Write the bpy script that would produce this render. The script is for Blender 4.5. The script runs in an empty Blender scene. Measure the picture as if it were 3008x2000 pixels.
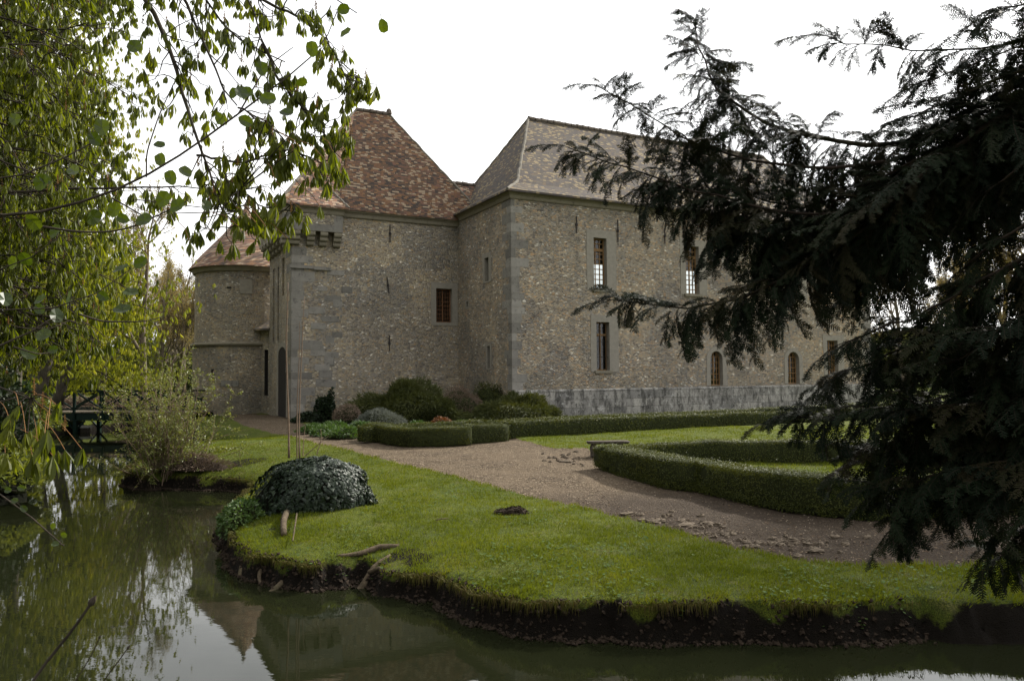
import bpy, math, random
import numpy as np
from mathutils import Vector, Matrix
R = math.radians
rng = np.random.RandomState(7)
random.seed(7)
SC = bpy.context.scene
COL = SC.collection

# ------------------------------------------------------------------ camera
F_PX, CX, CY = 2285.0, 1504.0, 1000.0
EYE = np.array([0.0, 0.0, 1.8])
TH, RHO = R(2.63), R(0.5)
_f = np.array([0, math.cos(TH), math.sin(TH)])
_u0 = np.array([0, -math.sin(TH), math.cos(TH)])
_r0 = np.array([1.0, 0, 0])
_r = math.cos(RHO)*_r0 - math.sin(RHO)*_u0
_u = math.sin(RHO)*_r0 + math.cos(RHO)*_u0
cam = bpy.data.cameras.new('camera')
cam.sensor_width = 36
cam.lens = F_PX/3008*36
cam.clip_start = 0.05
cam.clip_end = 6000
camo = bpy.data.objects.new('camera', cam)
COL.objects.link(camo)
camo.matrix_world = Matrix(((_r[0], _u[0], -_f[0], EYE[0]), (_r[1], _u[1], -_f[1], EYE[1]),
                            (_r[2], _u[2], -_f[2], EYE[2]), (0, 0, 0, 1)))
SC.camera = camo

# ------------------------------------------------------------------ sky, sun, exposure
SUN_AZ, SUN_EL = 50.0, 38.0
w = bpy.data.worlds.new('World')
SC.world = w
w.use_nodes = True
wt = w.node_tree
wt.nodes.clear()
def wn(t, **k):
    n = wt.nodes.new(t)
    for a, b in k.items(): setattr(n, a, b)
    return n
sky = wn('ShaderNodeTexSky', sky_type='NISHITA', sun_disc=False)
sky.sun_elevation = R(SUN_EL); sky.sun_rotation = R(SUN_AZ)
sky.dust_density = 4.0; sky.air_density = 1.0; sky.ozone_density = 1.0
tc = wn('ShaderNodeTexCoord')
mp = wn('ShaderNodeMapping'); mp.inputs['Scale'].default_value = (1.2, 1.2, 3.0)
wt.links.new(tc.outputs['Generated'], mp.inputs['Vector'])
nz = wn('ShaderNodeTexNoise'); nz.inputs['Scale'].default_value = 1.6; nz.inputs['Detail'].default_value = 6
wt.links.new(mp.outputs['Vector'], nz.inputs['Vector'])
rp = wn('ShaderNodeValToRGB')
rp.color_ramp.elements[0].position = 0.36; rp.color_ramp.elements[0].color = (0.6, 0.6, 0.6, 1)
rp.color_ramp.elements[1].position = 0.56; rp.color_ramp.elements[1].color = (1, 1, 1, 1)
wt.links.new(nz.outputs['Fac'], rp.inputs['Fac'])
# thin cloud veil, brighter towards the sun
sd = wn('ShaderNodeVectorMath', operation='DOT_PRODUCT')
sd.inputs[1].default_value = (math.sin(R(SUN_AZ))*math.cos(R(SUN_EL)), math.cos(R(SUN_AZ))*math.cos(R(SUN_EL)), math.sin(R(SUN_EL)))
wt.links.new(tc.outputs['Generated'], sd.inputs[0])
mr = wn('ShaderNodeMapRange'); mr.inputs['From Min'].default_value = -0.5; mr.inputs['From Max'].default_value = 0.95
mr.inputs['To Min'].default_value = 7.5; mr.inputs['To Max'].default_value = 27.0
wt.links.new(sd.outputs['Value'], mr.inputs['Value'])
cc = wn('ShaderNodeVectorMath', operation='SCALE'); cc.inputs[0].default_value = (0.98, 0.985, 0.985)
wt.links.new(mr.outputs['Result'], cc.inputs['Scale'])
mx = wn('ShaderNodeMix', data_type='RGBA')
wt.links.new(rp.outputs['Color'], mx.inputs[0]); wt.links.new(sky.outputs['Color'], mx.inputs[6]); wt.links.new(cc.outputs['Vector'], mx.inputs[7])
bg = wn('ShaderNodeBackground'); bg.inputs['Strength'].default_value = 0.062
wo = wn('ShaderNodeOutputWorld')
wt.links.new(mx.outputs[2], bg.inputs['Color']); wt.links.new(bg.outputs['Background'], wo.inputs['Surface'])

sl = bpy.data.lights.new('sun', 'SUN')
sl.energy = 5.0; sl.angle = R(1.5); sl.color = (1.0, 0.95, 0.86)
so = bpy.data.objects.new('sun', sl); COL.objects.link(so)
so.rotation_euler = Vector(sd.inputs[1].default_value).to_track_quat('Z', 'Y').to_euler()
so.location = (20, 15, 40)
vs = SC.view_settings
vs.view_transform = 'Standard'; vs.look = 'None'; vs.gamma = 1; vs.use_curve_mapping = False
vs.exposure = 0.62

# ------------------------------------------------------------------ pixel -> place helpers
def ray(px, py):
    a, b = (px-CX)/F_PX, (CY-py)/F_PX
    return _f + a*_r + b*_u
def P(px, py, d):                       # point at forward distance d
    v = ray(px, py)
    return EYE + v*(d/v[1])
def onz(px, py, z):
    v = ray(px, py)
    return EYE + v*((z-1.8)/v[2])
def sstep(a, b, x):
    t = np.clip((x-a)/(b-a), 0, 1)
    return t*t*(3-2*t)
def zlawn(x, y):
    return -0.45*(1-sstep(8, 26, np.asarray(y, float)))
def G(px, py):
    z = 0.0
    for _ in range(12):
        p = onz(px, py, z)
        z = float(zlawn(p[0], p[1]))
    p[2] = z
    return p

# ------------------------------------------------------------------ mesh builder
class MB:
    def __init__(s): s.v = []; s.f = []; s.a = []; s.n = 0; s.uv = None
    def add(s, v, f, a=0.5):
        v = np.asarray(v, float).reshape(-1, 3)
        s.v.append(v)
        if isinstance(f, np.ndarray): s.f.append(f + s.n)
        else:
            for q in f: s.f.append(np.asarray(q).reshape(1, -1) + s.n)
        s.a.append(np.broadcast_to(np.asarray(a, float), (len(v),)))
        s.n += len(v)
        return s
    def box(s, c, size, rz=0.0, a=0.5, M=None):
        h = np.array(size)/2
        v = np.array([[x, y, z] for x in (-1, 1) for y in (-1, 1) for z in (-1, 1)])*h
        if M is None:
            cr, sr = math.cos(rz), math.sin(rz)
            M = np.array([[cr, -sr, 0], [sr, cr, 0], [0, 0, 1]])
        v = v @ np.asarray(M).T + np.array(c)
        f = np.array([[0, 1, 3, 2], [4, 6, 7, 5], [0, 4, 5, 1], [2, 3, 7, 6], [0, 2, 6, 4], [1, 5, 7, 3]])
        return s.add(v, f, a)
    def beam(s, p, q, w, h, a=0.5):     # rectangular bar from p to q
        p, q = np.array(p, float), np.array(q, float)
        d = q-p; L = np.linalg.norm(d); d = d/L
        up = np.array([0, 0, 1.0]) if abs(d[2]) < 0.95 else np.array([0, 1.0, 0])
        x = np.cross(d, up); x /= np.linalg.norm(x); z = np.cross(x, d)
        return s.box((p+q)/2, (L, w, h), M=np.stack([d, x, z], 1), a=a)
    def tube(s, pts, rad, k=6, a=0.5, cap=True):
        pts = np.asarray(pts, float); n = len(pts)
        rad = np.broadcast_to(np.asarray(rad, float), (n,))
        t = np.gradient(pts, axis=0); t /= (np.linalg.norm(t, axis=1, keepdims=True)+1e-9)
        ref = np.array([0.31, 0.17, 0.93]) if abs(t[0, 2]) < 0.8 else np.array([0.93, 0.2, 0.1])
        x = np.cross(t, ref); x /= (np.linalg.norm(x, axis=1, keepdims=True)+1e-9)
        y = np.cross(t, x)
        an = np.arange(k)*2*math.pi/k
        v = pts[:, None] + rad[:, None, None]*(np.cos(an)[None, :, None]*x[:, None]+np.sin(an)[None, :, None]*y[:, None])
        i = np.arange(n-1)[:, None]*k; j = np.arange(k)[None]; j2 = (j+1) % k
        f = np.stack([i+j, i+j2, i+k+j2, i+k+j], -1).reshape(-1, 4)
        s.add(v.reshape(-1, 3), f, a)
        if cap and rad[0] > 0.015:
            b = s.n-n*k
            s.f.append(np.arange(k)[::-1].reshape(1, -1)+b); s.f.append(np.arange(k).reshape(1, -1)+b+(n-1)*k)
        return s
    def inst(s, tv, tf, pos, rot=None, sc=None, a=None):   # many copies of one template
        m = len(pos)
        v = np.broadcast_to(tv, (m,)+tv.shape)
        if sc is not None:
            sc = np.asarray(sc, float)
            v = v*(sc[:, None, None] if sc.ndim == 1 else sc[:, None, :])
        if rot is not None: v = np.einsum('mij,mnj->mni', rot, v)
        v = v + np.asarray(pos)[:, None, :]
        nv = tv.shape[0]
        if a is None: a = np.random.RandomState(m).rand(m)
        off = (np.arange(m)*nv)[:, None, None]
        s.v.append(v.reshape(-1, 3)); s.f.append((tf[None]+off).reshape(-1, tf.shape[1])+s.n)
        s.a.append(np.repeat(a, nv)); s.n += m*nv
        return s
    def build(s, name, mat, parent=None, smooth=False, uv=None):
        v = np.concatenate(s.v); at = np.concatenate(s.a)
        root = parent
        while root is not None and root.parent is not None: root = root.parent
        org = np.zeros(3) if root is None else np.array(root.location)
        me = bpy.data.meshes.new(name)
        sizes = np.concatenate([np.full(len(f), f.shape[1]) for f in s.f])
        loops = np.concatenate([f.reshape(-1) for f in s.f])
        me.vertices.add(len(v)); me.vertices.foreach_set('co', (v-org).astype(np.float32).ravel())
        me.loops.add(len(loops)); me.loops.foreach_set('vertex_index', loops.astype(np.int32))
        me.polygons.add(len(sizes))
        st = np.zeros(len(sizes), np.int32); st[1:] = np.cumsum(sizes)[:-1]
        me.polygons.foreach_set('loop_start', st); me.polygons.foreach_set('loop_total', sizes.astype(np.int32))
        me.update(calc_edges=True)
        me.validate(clean_customdata=False)
        la = me.attributes.new('rnd', 'FLOAT', 'POINT')
        if len(la.data) == len(at): la.data.foreach_set('value', at.astype(np.float32))
        if isinstance(uv, str): wall_uv(me, v)
        elif uv is not None:
            l = me.uv_layers.new(name='UVMap'); l.data.foreach_set('uv', uv[loops].astype(np.float32).ravel())
        me.polygons.foreach_set('use_smooth', np.full(len(me.polygons), bool(smooth)))
        me.materials.append(mat)
        o = bpy.data.objects.new(name, me); COL.objects.link(o)
        if parent is not None: o.parent = parent
        return o
def wall_uv(me, v):
    n = len(me.polygons)
    nor = np.zeros(n*3, np.float32); me.polygons.foreach_get('normal', nor); nor = nor.reshape(-1, 3)
    tot = np.zeros(n, np.int32); me.polygons.foreach_get('loop_total', tot)
    lv = np.zeros(len(me.loops), np.int32); me.loops.foreach_get('vertex_index', lv)
    fn = np.repeat(nor, tot, 0).astype(float)
    ua = np.stack([-fn[:, 1], fn[:, 0], np.zeros(len(fn))], 1)
    ln = np.linalg.norm(ua, axis=1); flat = ln < 0.05
    ua[flat] = (1, 0, 0); ln[flat] = 1; ua /= ln[:, None]
    va = np.cross(fn, ua); va[flat] = (0, 1, 0)
    p = v[lv]
    uv = np.stack([(p*ua).sum(1), (p*va).sum(1)], 1)
    l = me.uv_layers.new(name='UVMap'); l.data.foreach_set('uv', uv.astype(np.float32).ravel())

def tag(o, label=None, cat=None, group=None, kind=None):
    if label: o['label'] = label
    if cat: o['category'] = cat
    if group: o['group'] = group
    if kind: o['kind'] = kind
    return o
def thing(name, loc, label, cat, group=None):
    o = bpy.data.objects.new(name, None); COL.objects.link(o)
    o.location = tuple(float(c) for c in loc); o.empty_display_size = 0.3
    return tag(o, label, cat, group)
def copy_tree(o, parent=None):
    c = o.copy(); COL.objects.link(c)
    if parent is not None: c.parent = parent
    for ch in list(o.children): copy_tree(ch, c)
    return c
def rotz(a):
    a = np.asarray(a); c, s_ = np.cos(a), np.sin(a); z = np.zeros_like(c); o = np.ones_like(c)
    return np.stack([np.stack([c, -s_, z], -1), np.stack([s_, c, z], -1), np.stack([z, z, o], -1)], -2)
def rotx(a):
    a = np.asarray(a); c, s_ = np.cos(a), np.sin(a); z = np.zeros_like(c); o = np.ones_like(c)
    return np.stack([np.stack([o, z, z], -1), np.stack([z, c, -s_], -1), np.stack([z, s_, c], -1)], -2)
def rot_to(nor, rs, tilt):             # template +Z along each normal, loosely
    nor = nor+rs.normal(0, tilt, nor.shape); nor /= np.linalg.norm(nor, axis=1, keepdims=True)+1e-9
    x = np.cross(nor, rs.normal(0, 1, nor.shape)); x /= np.linalg.norm(x, axis=1, keepdims=True)+1e-9
    return np.stack([x, np.cross(nor, x), nor], -1)
def rot_rand(rs, m, tilt):              # random heading, tilt up to `tilt` radians
    return rotz(rs.rand(m)*6.283) @ rotx((rs.rand(m)*2-1)*tilt) @ rotz(rs.rand(m)*6.283)
def smooth_line(pts, n):
    pts = np.asarray(pts, float)
    d = np.r_[0, np.cumsum(np.linalg.norm(np.diff(pts, axis=0), axis=1))]
    t = np.linspace(0, d[-1], n)
    q = np.stack([np.interp(t, d, pts[:, i]) for i in range(pts.shape[1])], 1)
    for _ in range(2): q[1:-1] = 0.25*q[:-2]+0.5*q[1:-1]+0.25*q[2:]
    return q

# cheap value noise for shaping geometry
_NT = np.random.RandomState(3).rand(64, 64, 16)
def vnoise(x, y, z=0.0):
    x, y, z = np.broadcast_arrays(np.asarray(x, float), np.asarray(y, float), np.asarray(z, float))
    xi, yi, zi = np.floor(x).astype(int), np.floor(y).astype(int), np.floor(z).astype(int)
    fx, fy, fz = x-xi, y-yi, z-zi
    fx, fy, fz = [t*t*(3-2*t) for t in (fx, fy, fz)]
    def h(a, b, c): return _NT[a % 64, b % 64, c % 16]
    r = 0
    for dx in (0, 1):
        for dy in (0, 1):
            for dz in (0, 1):
                r = r + h(xi+dx, yi+dy, zi+dz)*(fx if dx else 1-fx)*(fy if dy else 1-fy)*(fz if dz else 1-fz)
    return r-0.5
def fbm(x, y, z=0.0, o=4):
    r = 0; a = 1.0
    for k in range(o):
        r = r + a*vnoise(np.asarray(x)*2**k+13*k, np.asarray(y)*2**k+7*k, np.asarray(z)*2**k); a *= 0.5
    return r

# ------------------------------------------------------------------ materials
class NT:
    def __init__(s, name):
        s.m = bpy.data.materials.new(name); s.m.use_nodes = True; s.t = s.m.node_tree; s.t.nodes.clear()
    def n(s, typ, ins=None, **props):
        n = s.t.nodes.new('ShaderNode'+typ)
        for k, v in props.items(): setattr(n, k, v)
        for k, v in (ins or {}).items():
            if isinstance(v, bpy.types.NodeSocket): s.t.links.new(v, n.inputs[k])
            else: n.inputs[k].default_value = v
        return n
    def math(s, op, a, b=0.0, c=None):
        i = {0: a, 1: b}
        if c is not None: i[2] = c
        return s.n('Math', i, operation=op).outputs[0]
    def mix(s, f, a, b, blend='MIX'):
        return s.n('Mix', {0: f, 6: a, 7: b}, data_type='RGBA', blend_type=blend).outputs[2]
    def ramp(s, f, st, interp='LINEAR'):
        n = s.n('ValToRGB', {0: f}); e = n.color_ramp.elements; n.color_ramp.interpolation = interp
        while len(e) < len(st): e.new(0.5)
        for i, (p, c) in enumerate(st):
            e[i].position = p
            e[i].color = (c, c, c, 1) if isinstance(c, (int, float)) else (*c, 1)
        return n.outputs[0]
    def noise(s, vec, scale, detail=4, rough=0.55, dist=0.0):
        i = {'Scale': scale, 'Detail': detail, 'Roughness': rough, 'Distortion': dist}
        if vec is not None: i['Vector'] = vec
        return s.n('TexNoise', i)
    def pos(s): return s.n('NewGeometry').outputs['Position']
    def obj(s): return s.n('TexCoord').outputs['Object']
    def uv(s): return s.n('UVMap').outputs[0]
    def rnd(s): return s.n('Attribute', attribute_name='rnd').outputs['Fac']
    def scale(s, v, xyz): return s.n('Mapping', {0: v, 3: xyz}).outputs[0]
    def bump(s, h, strength=0.5, dist=0.02, nrm=None):
        i = {'Strength': strength, 'Distance': dist, 'Height': h}
        if nrm is not None: i['Normal'] = nrm
        return s.n('Bump', i).outputs[0]
    def out(s, sh):
        o = s.n('OutputMaterial'); s.t.links.new(sh, o.inputs[0]); return s.m
    def principled(s, col, rough=0.8, nrm=None, **k):
        i = {'Base Color': col, 'Roughness': rough, 'Specular IOR Level': .12}
        if nrm is not None: i['Normal'] = nrm
        for a, b in k.items(): i[a.replace('_', ' ')] = b
        return s.out(s.n('BsdfPrincipled', i).outputs[0])
def c4(c): return (*c, 1)

def m_rubble(name, su=7.4, sv=15.5, dark=1.0, warm=1.0):
    k = NT(name); uv = k.uv(); pos = k.pos()
    ds = k.noise(uv, 2.2, 3).outputs['Color']
    d = k.n('VectorMath', {0: ds, 1: (0.5, 0.5, 0.5)}, operation='SUBTRACT').outputs[0]
    d = k.n('VectorMath', {0: d, 'Scale': 0.28}, operation='SCALE').outputs[0]
    v = k.n('VectorMath', {0: uv, 1: d}, operation='ADD').outputs[0]
    v = k.scale(v, (su, sv, 1))
    vo = k.n('TexVoronoi', {'Vector': v, 'Scale': 1.0, 'Randomness': 1.0}, voronoi_dimensions='2D')
    ve = k.n('TexVoronoi', {'Vector': v, 'Scale': 1.0, 'Randomness': 1.0}, voronoi_dimensions='2D', feature='DISTANCE_TO_EDGE')
    sp = k.n('SeparateColor', {0: vo.outputs['Color']})
    st = k.ramp(sp.outputs[0], [(0.0, (.15, .135, .12)), (.16, (.30, .26, .20)), (.42, (.42*warm, .335, .235)), (.58, (.235, .23, .22)),
                                (.72, (.42*warm, .285, .165)), (.80, (.35, .325, .28)), (.93, (.62, .59, .52))], 'CONSTANT')
    fine = k.noise(uv, 55, 4).outputs[0]
    st = k.mix(k.math('MULTIPLY', sp.outputs[1], 0.35), st, (.20, .19, .18, 1))
    mort = k.mix(fine, (.22, .195, .16, 1), (.40, .36, .30, 1))
    me_ = k.ramp(ve.outputs[0], [(0.02, 1.0), (0.24, 0.0)])
    col = k.mix(me_, st, mort)
    big = k.noise(pos, 0.35, 5, .6).outputs[0]
    col = k.mix(1.0, col, k.ramp(big, [(.3, (.98*dark, .97*dark, .97*dark)), (.7, (1.36*dark, 1.33*dark, 1.27*dark))]), 'MULTIPLY')
    stk = k.noise(k.scale(pos, (1.6, 1.6, .14)), 1.0, 5, .7).outputs[0]
    col = k.mix(k.math('MULTIPLY', k.ramp(stk, [(.52, 0.), (.70, 1.)]), .34), col, (.13, .125, .11, 1))
    pv = k.n('SeparateColor', {0: k.n('TexVoronoi', {'Vector': k.n('VectorMath', {0: pos, 1: k.noise(pos, .8, 3).outputs['Color']}, operation='ADD').outputs[0], 'Scale': .55}).outputs['Color']})
    col = k.mix(1.0, col, k.ramp(pv.outputs[0], [(0., (.84, .84, .85)), (.5, (1., .98, .95)), (1., (1.15, 1.1, 1.02))]), 'MULTIPLY')
    col = k.mix(k.math('MULTIPLY', k.ramp(k.noise(pos, 2.4, 6, .75).outputs[0], [(.60, 0.), (.68, 1.)]), .28), col, (.30, .18, .10, 1))
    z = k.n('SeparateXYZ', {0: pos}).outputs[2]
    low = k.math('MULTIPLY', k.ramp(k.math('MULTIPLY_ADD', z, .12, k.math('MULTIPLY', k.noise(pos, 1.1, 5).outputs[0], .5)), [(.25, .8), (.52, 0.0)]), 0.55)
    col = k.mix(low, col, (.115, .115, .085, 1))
    h = k.math('ADD', k.math('MULTIPLY', k.ramp(ve.outputs[0], [(0.0, 0.0), (.25, 1.0)]), k.math('MULTIPLY_ADD', sp.outputs[2], .8, .4)), k.math('MULTIPLY', fine, .5))
    return k.principled(col, .95, k.bump(h, 1.0, 0.05))

def m_ashlar(name, base=(.25, .24, .225), bw=0.0, rh=0.0, lich=0.5):
    k = NT(name); pos = k.pos(); uv = k.uv()
    f1 = k.noise(pos, 3.0, 6, .65).outputs[0]; f2 = k.noise(pos, 28, 5, .7).outputs[0]
    b = np.array(base)
    col = k.mix(k.ramp(f1, [(.3, 0.), (.7, 1.)]), c4(b*.78), c4(b*1.15))
    col = k.mix(k.math('MULTIPLY', f2, .5), col, c4(b*.8))
    col = k.mix(k.math('MULTIPLY', k.ramp(k.noise(pos, 5.0, 6, .75).outputs[0], [(.56, 0.), (.63, 1.)]), lich), col, (.05, .05, .045, 1))
    col = k.mix(k.math('MULTIPLY', k.ramp(k.noise(pos, 9.0, 5, .7).outputs[0], [(.62, 0.), (.7, 1.)]), lich*.7), col, (.42, .42, .39, 1))
    h = f2
    if bw:
        br = k.n('TexBrick', {'Vector': uv, 'Scale': 1.0, 'Brick Width': bw, 'Row Height': rh, 'Mortar Size': .012, 'Mortar Smooth': .3, 'Bias': 0.0,
                              'Color1': (.6, .6, .6, 1), 'Color2': (1.25, 1.23, 1.18, 1), 'Mortar': (.62, .6, .56, 1)}, offset=.45)
        col = k.mix(1.0, col, br.outputs['Color'], 'MULTIPLY')
        st_ = k.noise(k.scale(pos, (2.2, 2.2, .7)), 1.6, 6, .8).outputs[0]
        col = k.mix(k.ramp(st_, [(.45, 0.), (.60, .8)]), col, (.045, .043, .038, 1))
        col = k.mix(k.ramp(k.noise(pos, 3.1, 6, .8).outputs[0], [(.55, 0.), (.66, .8)]), col, (.44, .43, .40, 1))
        h = k.math('SUBTRACT', k.math('MULTIPLY', f2, .5), br.outputs['Fac'])
    else:
        rn = k.rnd()
        col = k.mix(1.0, col, k.ramp(rn, [(0., .66), (1., 1.18)]), 'MULTIPLY')
    return k.principled(col, .92, k.bump(h, .7, .02))

def m_tile(name, cols, light, dark):
    k = NT(name); uv = k.uv(); s = k.n('SeparateXYZ', {0: uv})
    u, v = s.outputs[0], s.outputs[1]
    wob = k.math('MULTIPLY', k.noise(uv, 1.3, 3).outputs[0], .10)
    v = k.math('ADD', v, wob)
    vr = k.math('DIVIDE', v, .085); row = k.math('FLOOR', vr); fr = k.math('FRACT', vr)
    off = k.n('TexWhiteNoise', {'W': row}, noise_dimensions='1D').outputs[0]
    uu = k.math('ADD', k.math('DIVIDE', u, .175), k.math('MULTIPLY', off, 1.0))
    cell = k.math('FLOOR', uu); fu = k.math('FRACT', uu)
    cv = k.n('CombineXYZ', {0: cell, 1: row}).outputs[0]
    wn_ = k.n('TexWhiteNoise', {'Vector': cv}, noise_dimensions='2D')
    sp = k.n('SeparateColor', {0: wn_.outputs['Color']})
    n_ = len(cols)
    col = k.ramp(sp.outputs[0], [(i/n_, c) for i, c in enumerate(cols)], 'CONSTANT')
    big = k.noise(uv, .38, 5, .62, .6).outputs[0]; mid = k.noise(uv, 1.6, 4, .6).outputs[0]
    pm = k.math('MULTIPLY_ADD', mid, .45, big)
    # pale lichened tiles gather in patches
    pale = k.math('LESS_THAN', sp.outputs[1], k.ramp(pm, [(.50, .04), (.98, .42)]))
    col = k.mix(pale, col, light)
    drk = k.math('LESS_THAN', sp.outputs[2], k.ramp(pm, [(.48, .42), (.80, .06)]))
    col = k.mix(drk, col, dark)
    col = k.mix(k.math('MULTIPLY', k.noise(uv, 30, 3).outputs[0], .5), col, (.13, .11, .09, 1))
    gap = k.math('MAXIMUM', k.math('LESS_THAN', fr, .14), k.math('LESS_THAN', fu, .05))
    col = k.mix(k.math('MULTIPLY', gap, .6), col, (.035, .03, .026, 1))
    h = k.math('ADD', k.math('SUBTRACT', 1.0, fr), k.math('MULTIPLY', sp.outputs[2], .55))
    return k.principled(col, .93, k.bump(h, .8, .03))

def m_plain(name, col, rough=.7, var=.25, sc=12, bump=.2, **kw):
    k = NT(name); p = k.pos()
    f = k.noise(p, sc, 5, .65).outputs[0]; c = np.array(col)
    cl = k.mix(k.ramp(f, [(.3, 0.), (.7, 1.)]), c4(c*(1-var)), c4(c*(1+var)))
    return k.principled(cl, rough, k.bump(f, bump, .01), **kw)

def m_bark(name, col, sc=9):
    k = NT(name); p = k.scale(k.pos(), (1, 1, .3))
    f = k.noise(p, sc, 6, .7, .4).outputs[0]; c = np.array(col)
    cl = k.mix(k.ramp(f, [(.35, 0.), (.65, 1.)]), c4(c*.55), c4(c*1.25))
    g = k.noise(k.pos(), 1.4, 4).outputs[0]
    cl = k.mix(k.math('MULTIPLY', k.ramp(g, [(.5, 0.), (.7, 1.)]), .35), cl, (.07, .085, .035, 1))
    return k.principled(cl, .92, k.bump(f, .8, .03))

def m_leaf(name, cols, trans, tcol, rough=.45, spec=.4, tsat=1.0):
    k = NT(name); r = k.rnd()
    n_ = len(cols)
    col = k.ramp(r, [(i/max(1, n_-1), c) for i, c in enumerate(cols)])
    nz_ = k.noise(k.pos(), 25, 3).outputs[0]
    col = k.mix(k.math('MULTIPLY', nz_, .5), col, c4(np.array(cols[0])*.7))
    d = k.n('BsdfPrincipled', {'Base Color': col, 'Roughness': rough, 'Specular IOR Level': spec})
    t = k.n('BsdfTranslucent', {'Color': k.mix(1.0, col, c4(tcol), 'MULTIPLY')})
    s_ = k.n('MixShader', {0: trans, 1: d.outputs[0], 2: t.outputs[0]})
    return k.out(s_.outputs[0])

# ================================================================== MATERIAL SET
M = {}
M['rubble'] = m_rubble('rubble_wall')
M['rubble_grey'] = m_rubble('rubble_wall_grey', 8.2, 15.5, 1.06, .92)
M['ashlar'] = m_ashlar('ashlar_stone', (.235, .22, .195), lich=.6)
M['cornice'] = m_ashlar('cornice_stone', (.23, .205, .155), lich=.35)
M['plinth'] = m_ashlar('plinth_stone', (.30, .29, .27), .95, .36, lich=.85)
M['surround'] = m_plain('window_stone', (.235, .215, .18), .92, .14, 6, .25)
M['tile_red'] = m_tile('red_roof_tile', [(.135, .078, .05), (.20, .10, .055), (.10, .062, .046), (.25, .13, .065), (.15, .085, .06), (.20, .10, .07)], (.40, .30, .205, 1), (.052, .040, .038, 1))
M['tile_grey'] = m_tile('weathered_roof_tile', [(.050, .044, .039), (.064, .056, .047), (.040, .036, .035), (.082, .067, .046), (.057, .051, .049), (.092, .064, .038)], (.20, .155, .085, 1), (.042, .037, .04, 1))
M['mortar'] = m_plain('hip_mortar', (.17, .155, .13), .95, .25, 14, .5)
M['ridge'] = m_plain('ridge_tile', (.12, .10, .085), .95, .35, 9, .5)
M['wood'] = m_plain('tan_window_wood', (.20, .12, .055), .6, .2, 25, .15)
M['wood_dark'] = m_plain('brown_window_wood', (.14, .07, .035), .6, .2, 25, .15)
M['iron'] = m_plain('dark_iron', (.035, .03, .028), .6, .3, 40, .2)
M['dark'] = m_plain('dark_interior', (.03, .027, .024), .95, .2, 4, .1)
def m_pane():
    k = NT('old_window_glass')
    f = k.n('Fresnel', {'IOR': 1.5}).outputs[0]
    g = k.n('BsdfGlossy', {'Color': (1, 1, 1, 1), 'Roughness': .04, 'Normal': k.bump(k.noise(k.pos(), 3, 2).outputs[0], .3, .01)}).outputs[0]
    t = k.n('BsdfTransparent', {'Color': (.45, .48, .47, 1)}).outputs[0]
    return k.out(k.n('MixShader', {0: f, 1: t, 2: g}).outputs[0])
M['pane'] = m_pane()

# ================================================================== CASTLE
U1 = np.array([math.sin(R(62.5)), math.cos(R(62.5)), 0]); U2 = np.array([-U1[1], U1[0], 0])
C0 = np.array([0.0, 33.7, 0]); WD, WL = 9.0, 23.1
C1 = C0 + 5.81*U2
C2 = C1 - 8.2*U1
C3 = C2 + 5.4*U2
ZM, ZG = 9.9, 9.65
class Fr:                                # a wall's own axes: t along, z up, off outwards
    def __init__(s, o, u): s.o = np.array(o, float); s.u = np.array(u, float); s.n = np.array([u[1], -u[0], 0.0])
    def p(s, t, z, off=0.0): return s.o + s.u*t + s.n*off + np.array([0, 0, z])
    def hit(s, px, py, off=0.0):
        v = ray(px, py); o = s.o + s.n*off
        k = np.dot(o-EYE, s.n)/np.dot(v, s.n); q = EYE+v*k
        return float(np.dot(q-s.o, s.u)), float(q[2])
F_MAIN = Fr(C0, U1); F_SHORT = Fr(C0+WD*U2, -U2); F_GATE = Fr(C2, U1); F_PORT = Fr(C3, -U2)
F_END = Fr(C0+WL*U1, U2); F_REAR = Fr(C0+WL*U1+WD*U2, -U1)

def panel(mb, fr, L, z0, z1, holes=(), off=0.0, t0=0.0):
    ts = sorted({t0, L, *[h[0] for h in holes], *[h[1] for h in holes]})
    zs = sorted({z0, z1, *[h[2] for h in holes], *[h[3] for h in holes]})
    for i in range(len(ts)-1):
        for j in range(len(zs)-1):
            tm, zm = (ts[i]+ts[i+1])/2, (zs[j]+zs[j+1])/2
            if any(h[0] < tm < h[1] and h[2] < zm < h[3] for h in holes): continue
            mb.add([fr.p(ts[i], zs[j], off), fr.p(ts[i+1], zs[j], off), fr.p(ts[i+1], zs[j+1], off), fr.p(ts[i], zs[j+1], off)], [[0, 1, 2, 3]])
def ring(mb, fr, inner, outer, proud=.02, depth=.34):
    n = len(inner)
    v = [fr.p(t, z, proud) for t, z in inner] + [fr.p(t, z, proud) for t, z in outer] + \
        [fr.p(t, z, -depth) for t, z in inner] + [fr.p(t, z, -.05) for t, z in outer]
    f = []
    for i in range(n):
        j = (i+1) % n
        f += [[n+i, n+j, j, i], [i, j, 2*n+j, 2*n+i], [3*n+i, 3*n+j, n+j, n+i]]
    mb.add(v, f)
def recess(mb, fr, t0, t1, z0, z1, depth):
    v = [fr.p(t, z, o) for o in (0, -depth) for t, z in ((t0, z0), (t1, z0), (t1, z1), (t0, z1))]
    mb.add(v, [[4, 5, 6, 7], [0, 1, 5, 4], [1, 2, 6, 5], [2, 3, 7, 6], [3, 0, 4, 7]])
def fbox(mb, fr, t0, t1, z0, z1, o0, o1, a=.5):
    c = fr.p((t0+t1)/2, (z0+z1)/2, (o0+o1)/2)
    mb.box(c, (t1-t0, abs(o1-o0), z1-z0), M=np.stack([fr.u, fr.n, [0, 0, 1]], 1), a=a)
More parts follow.
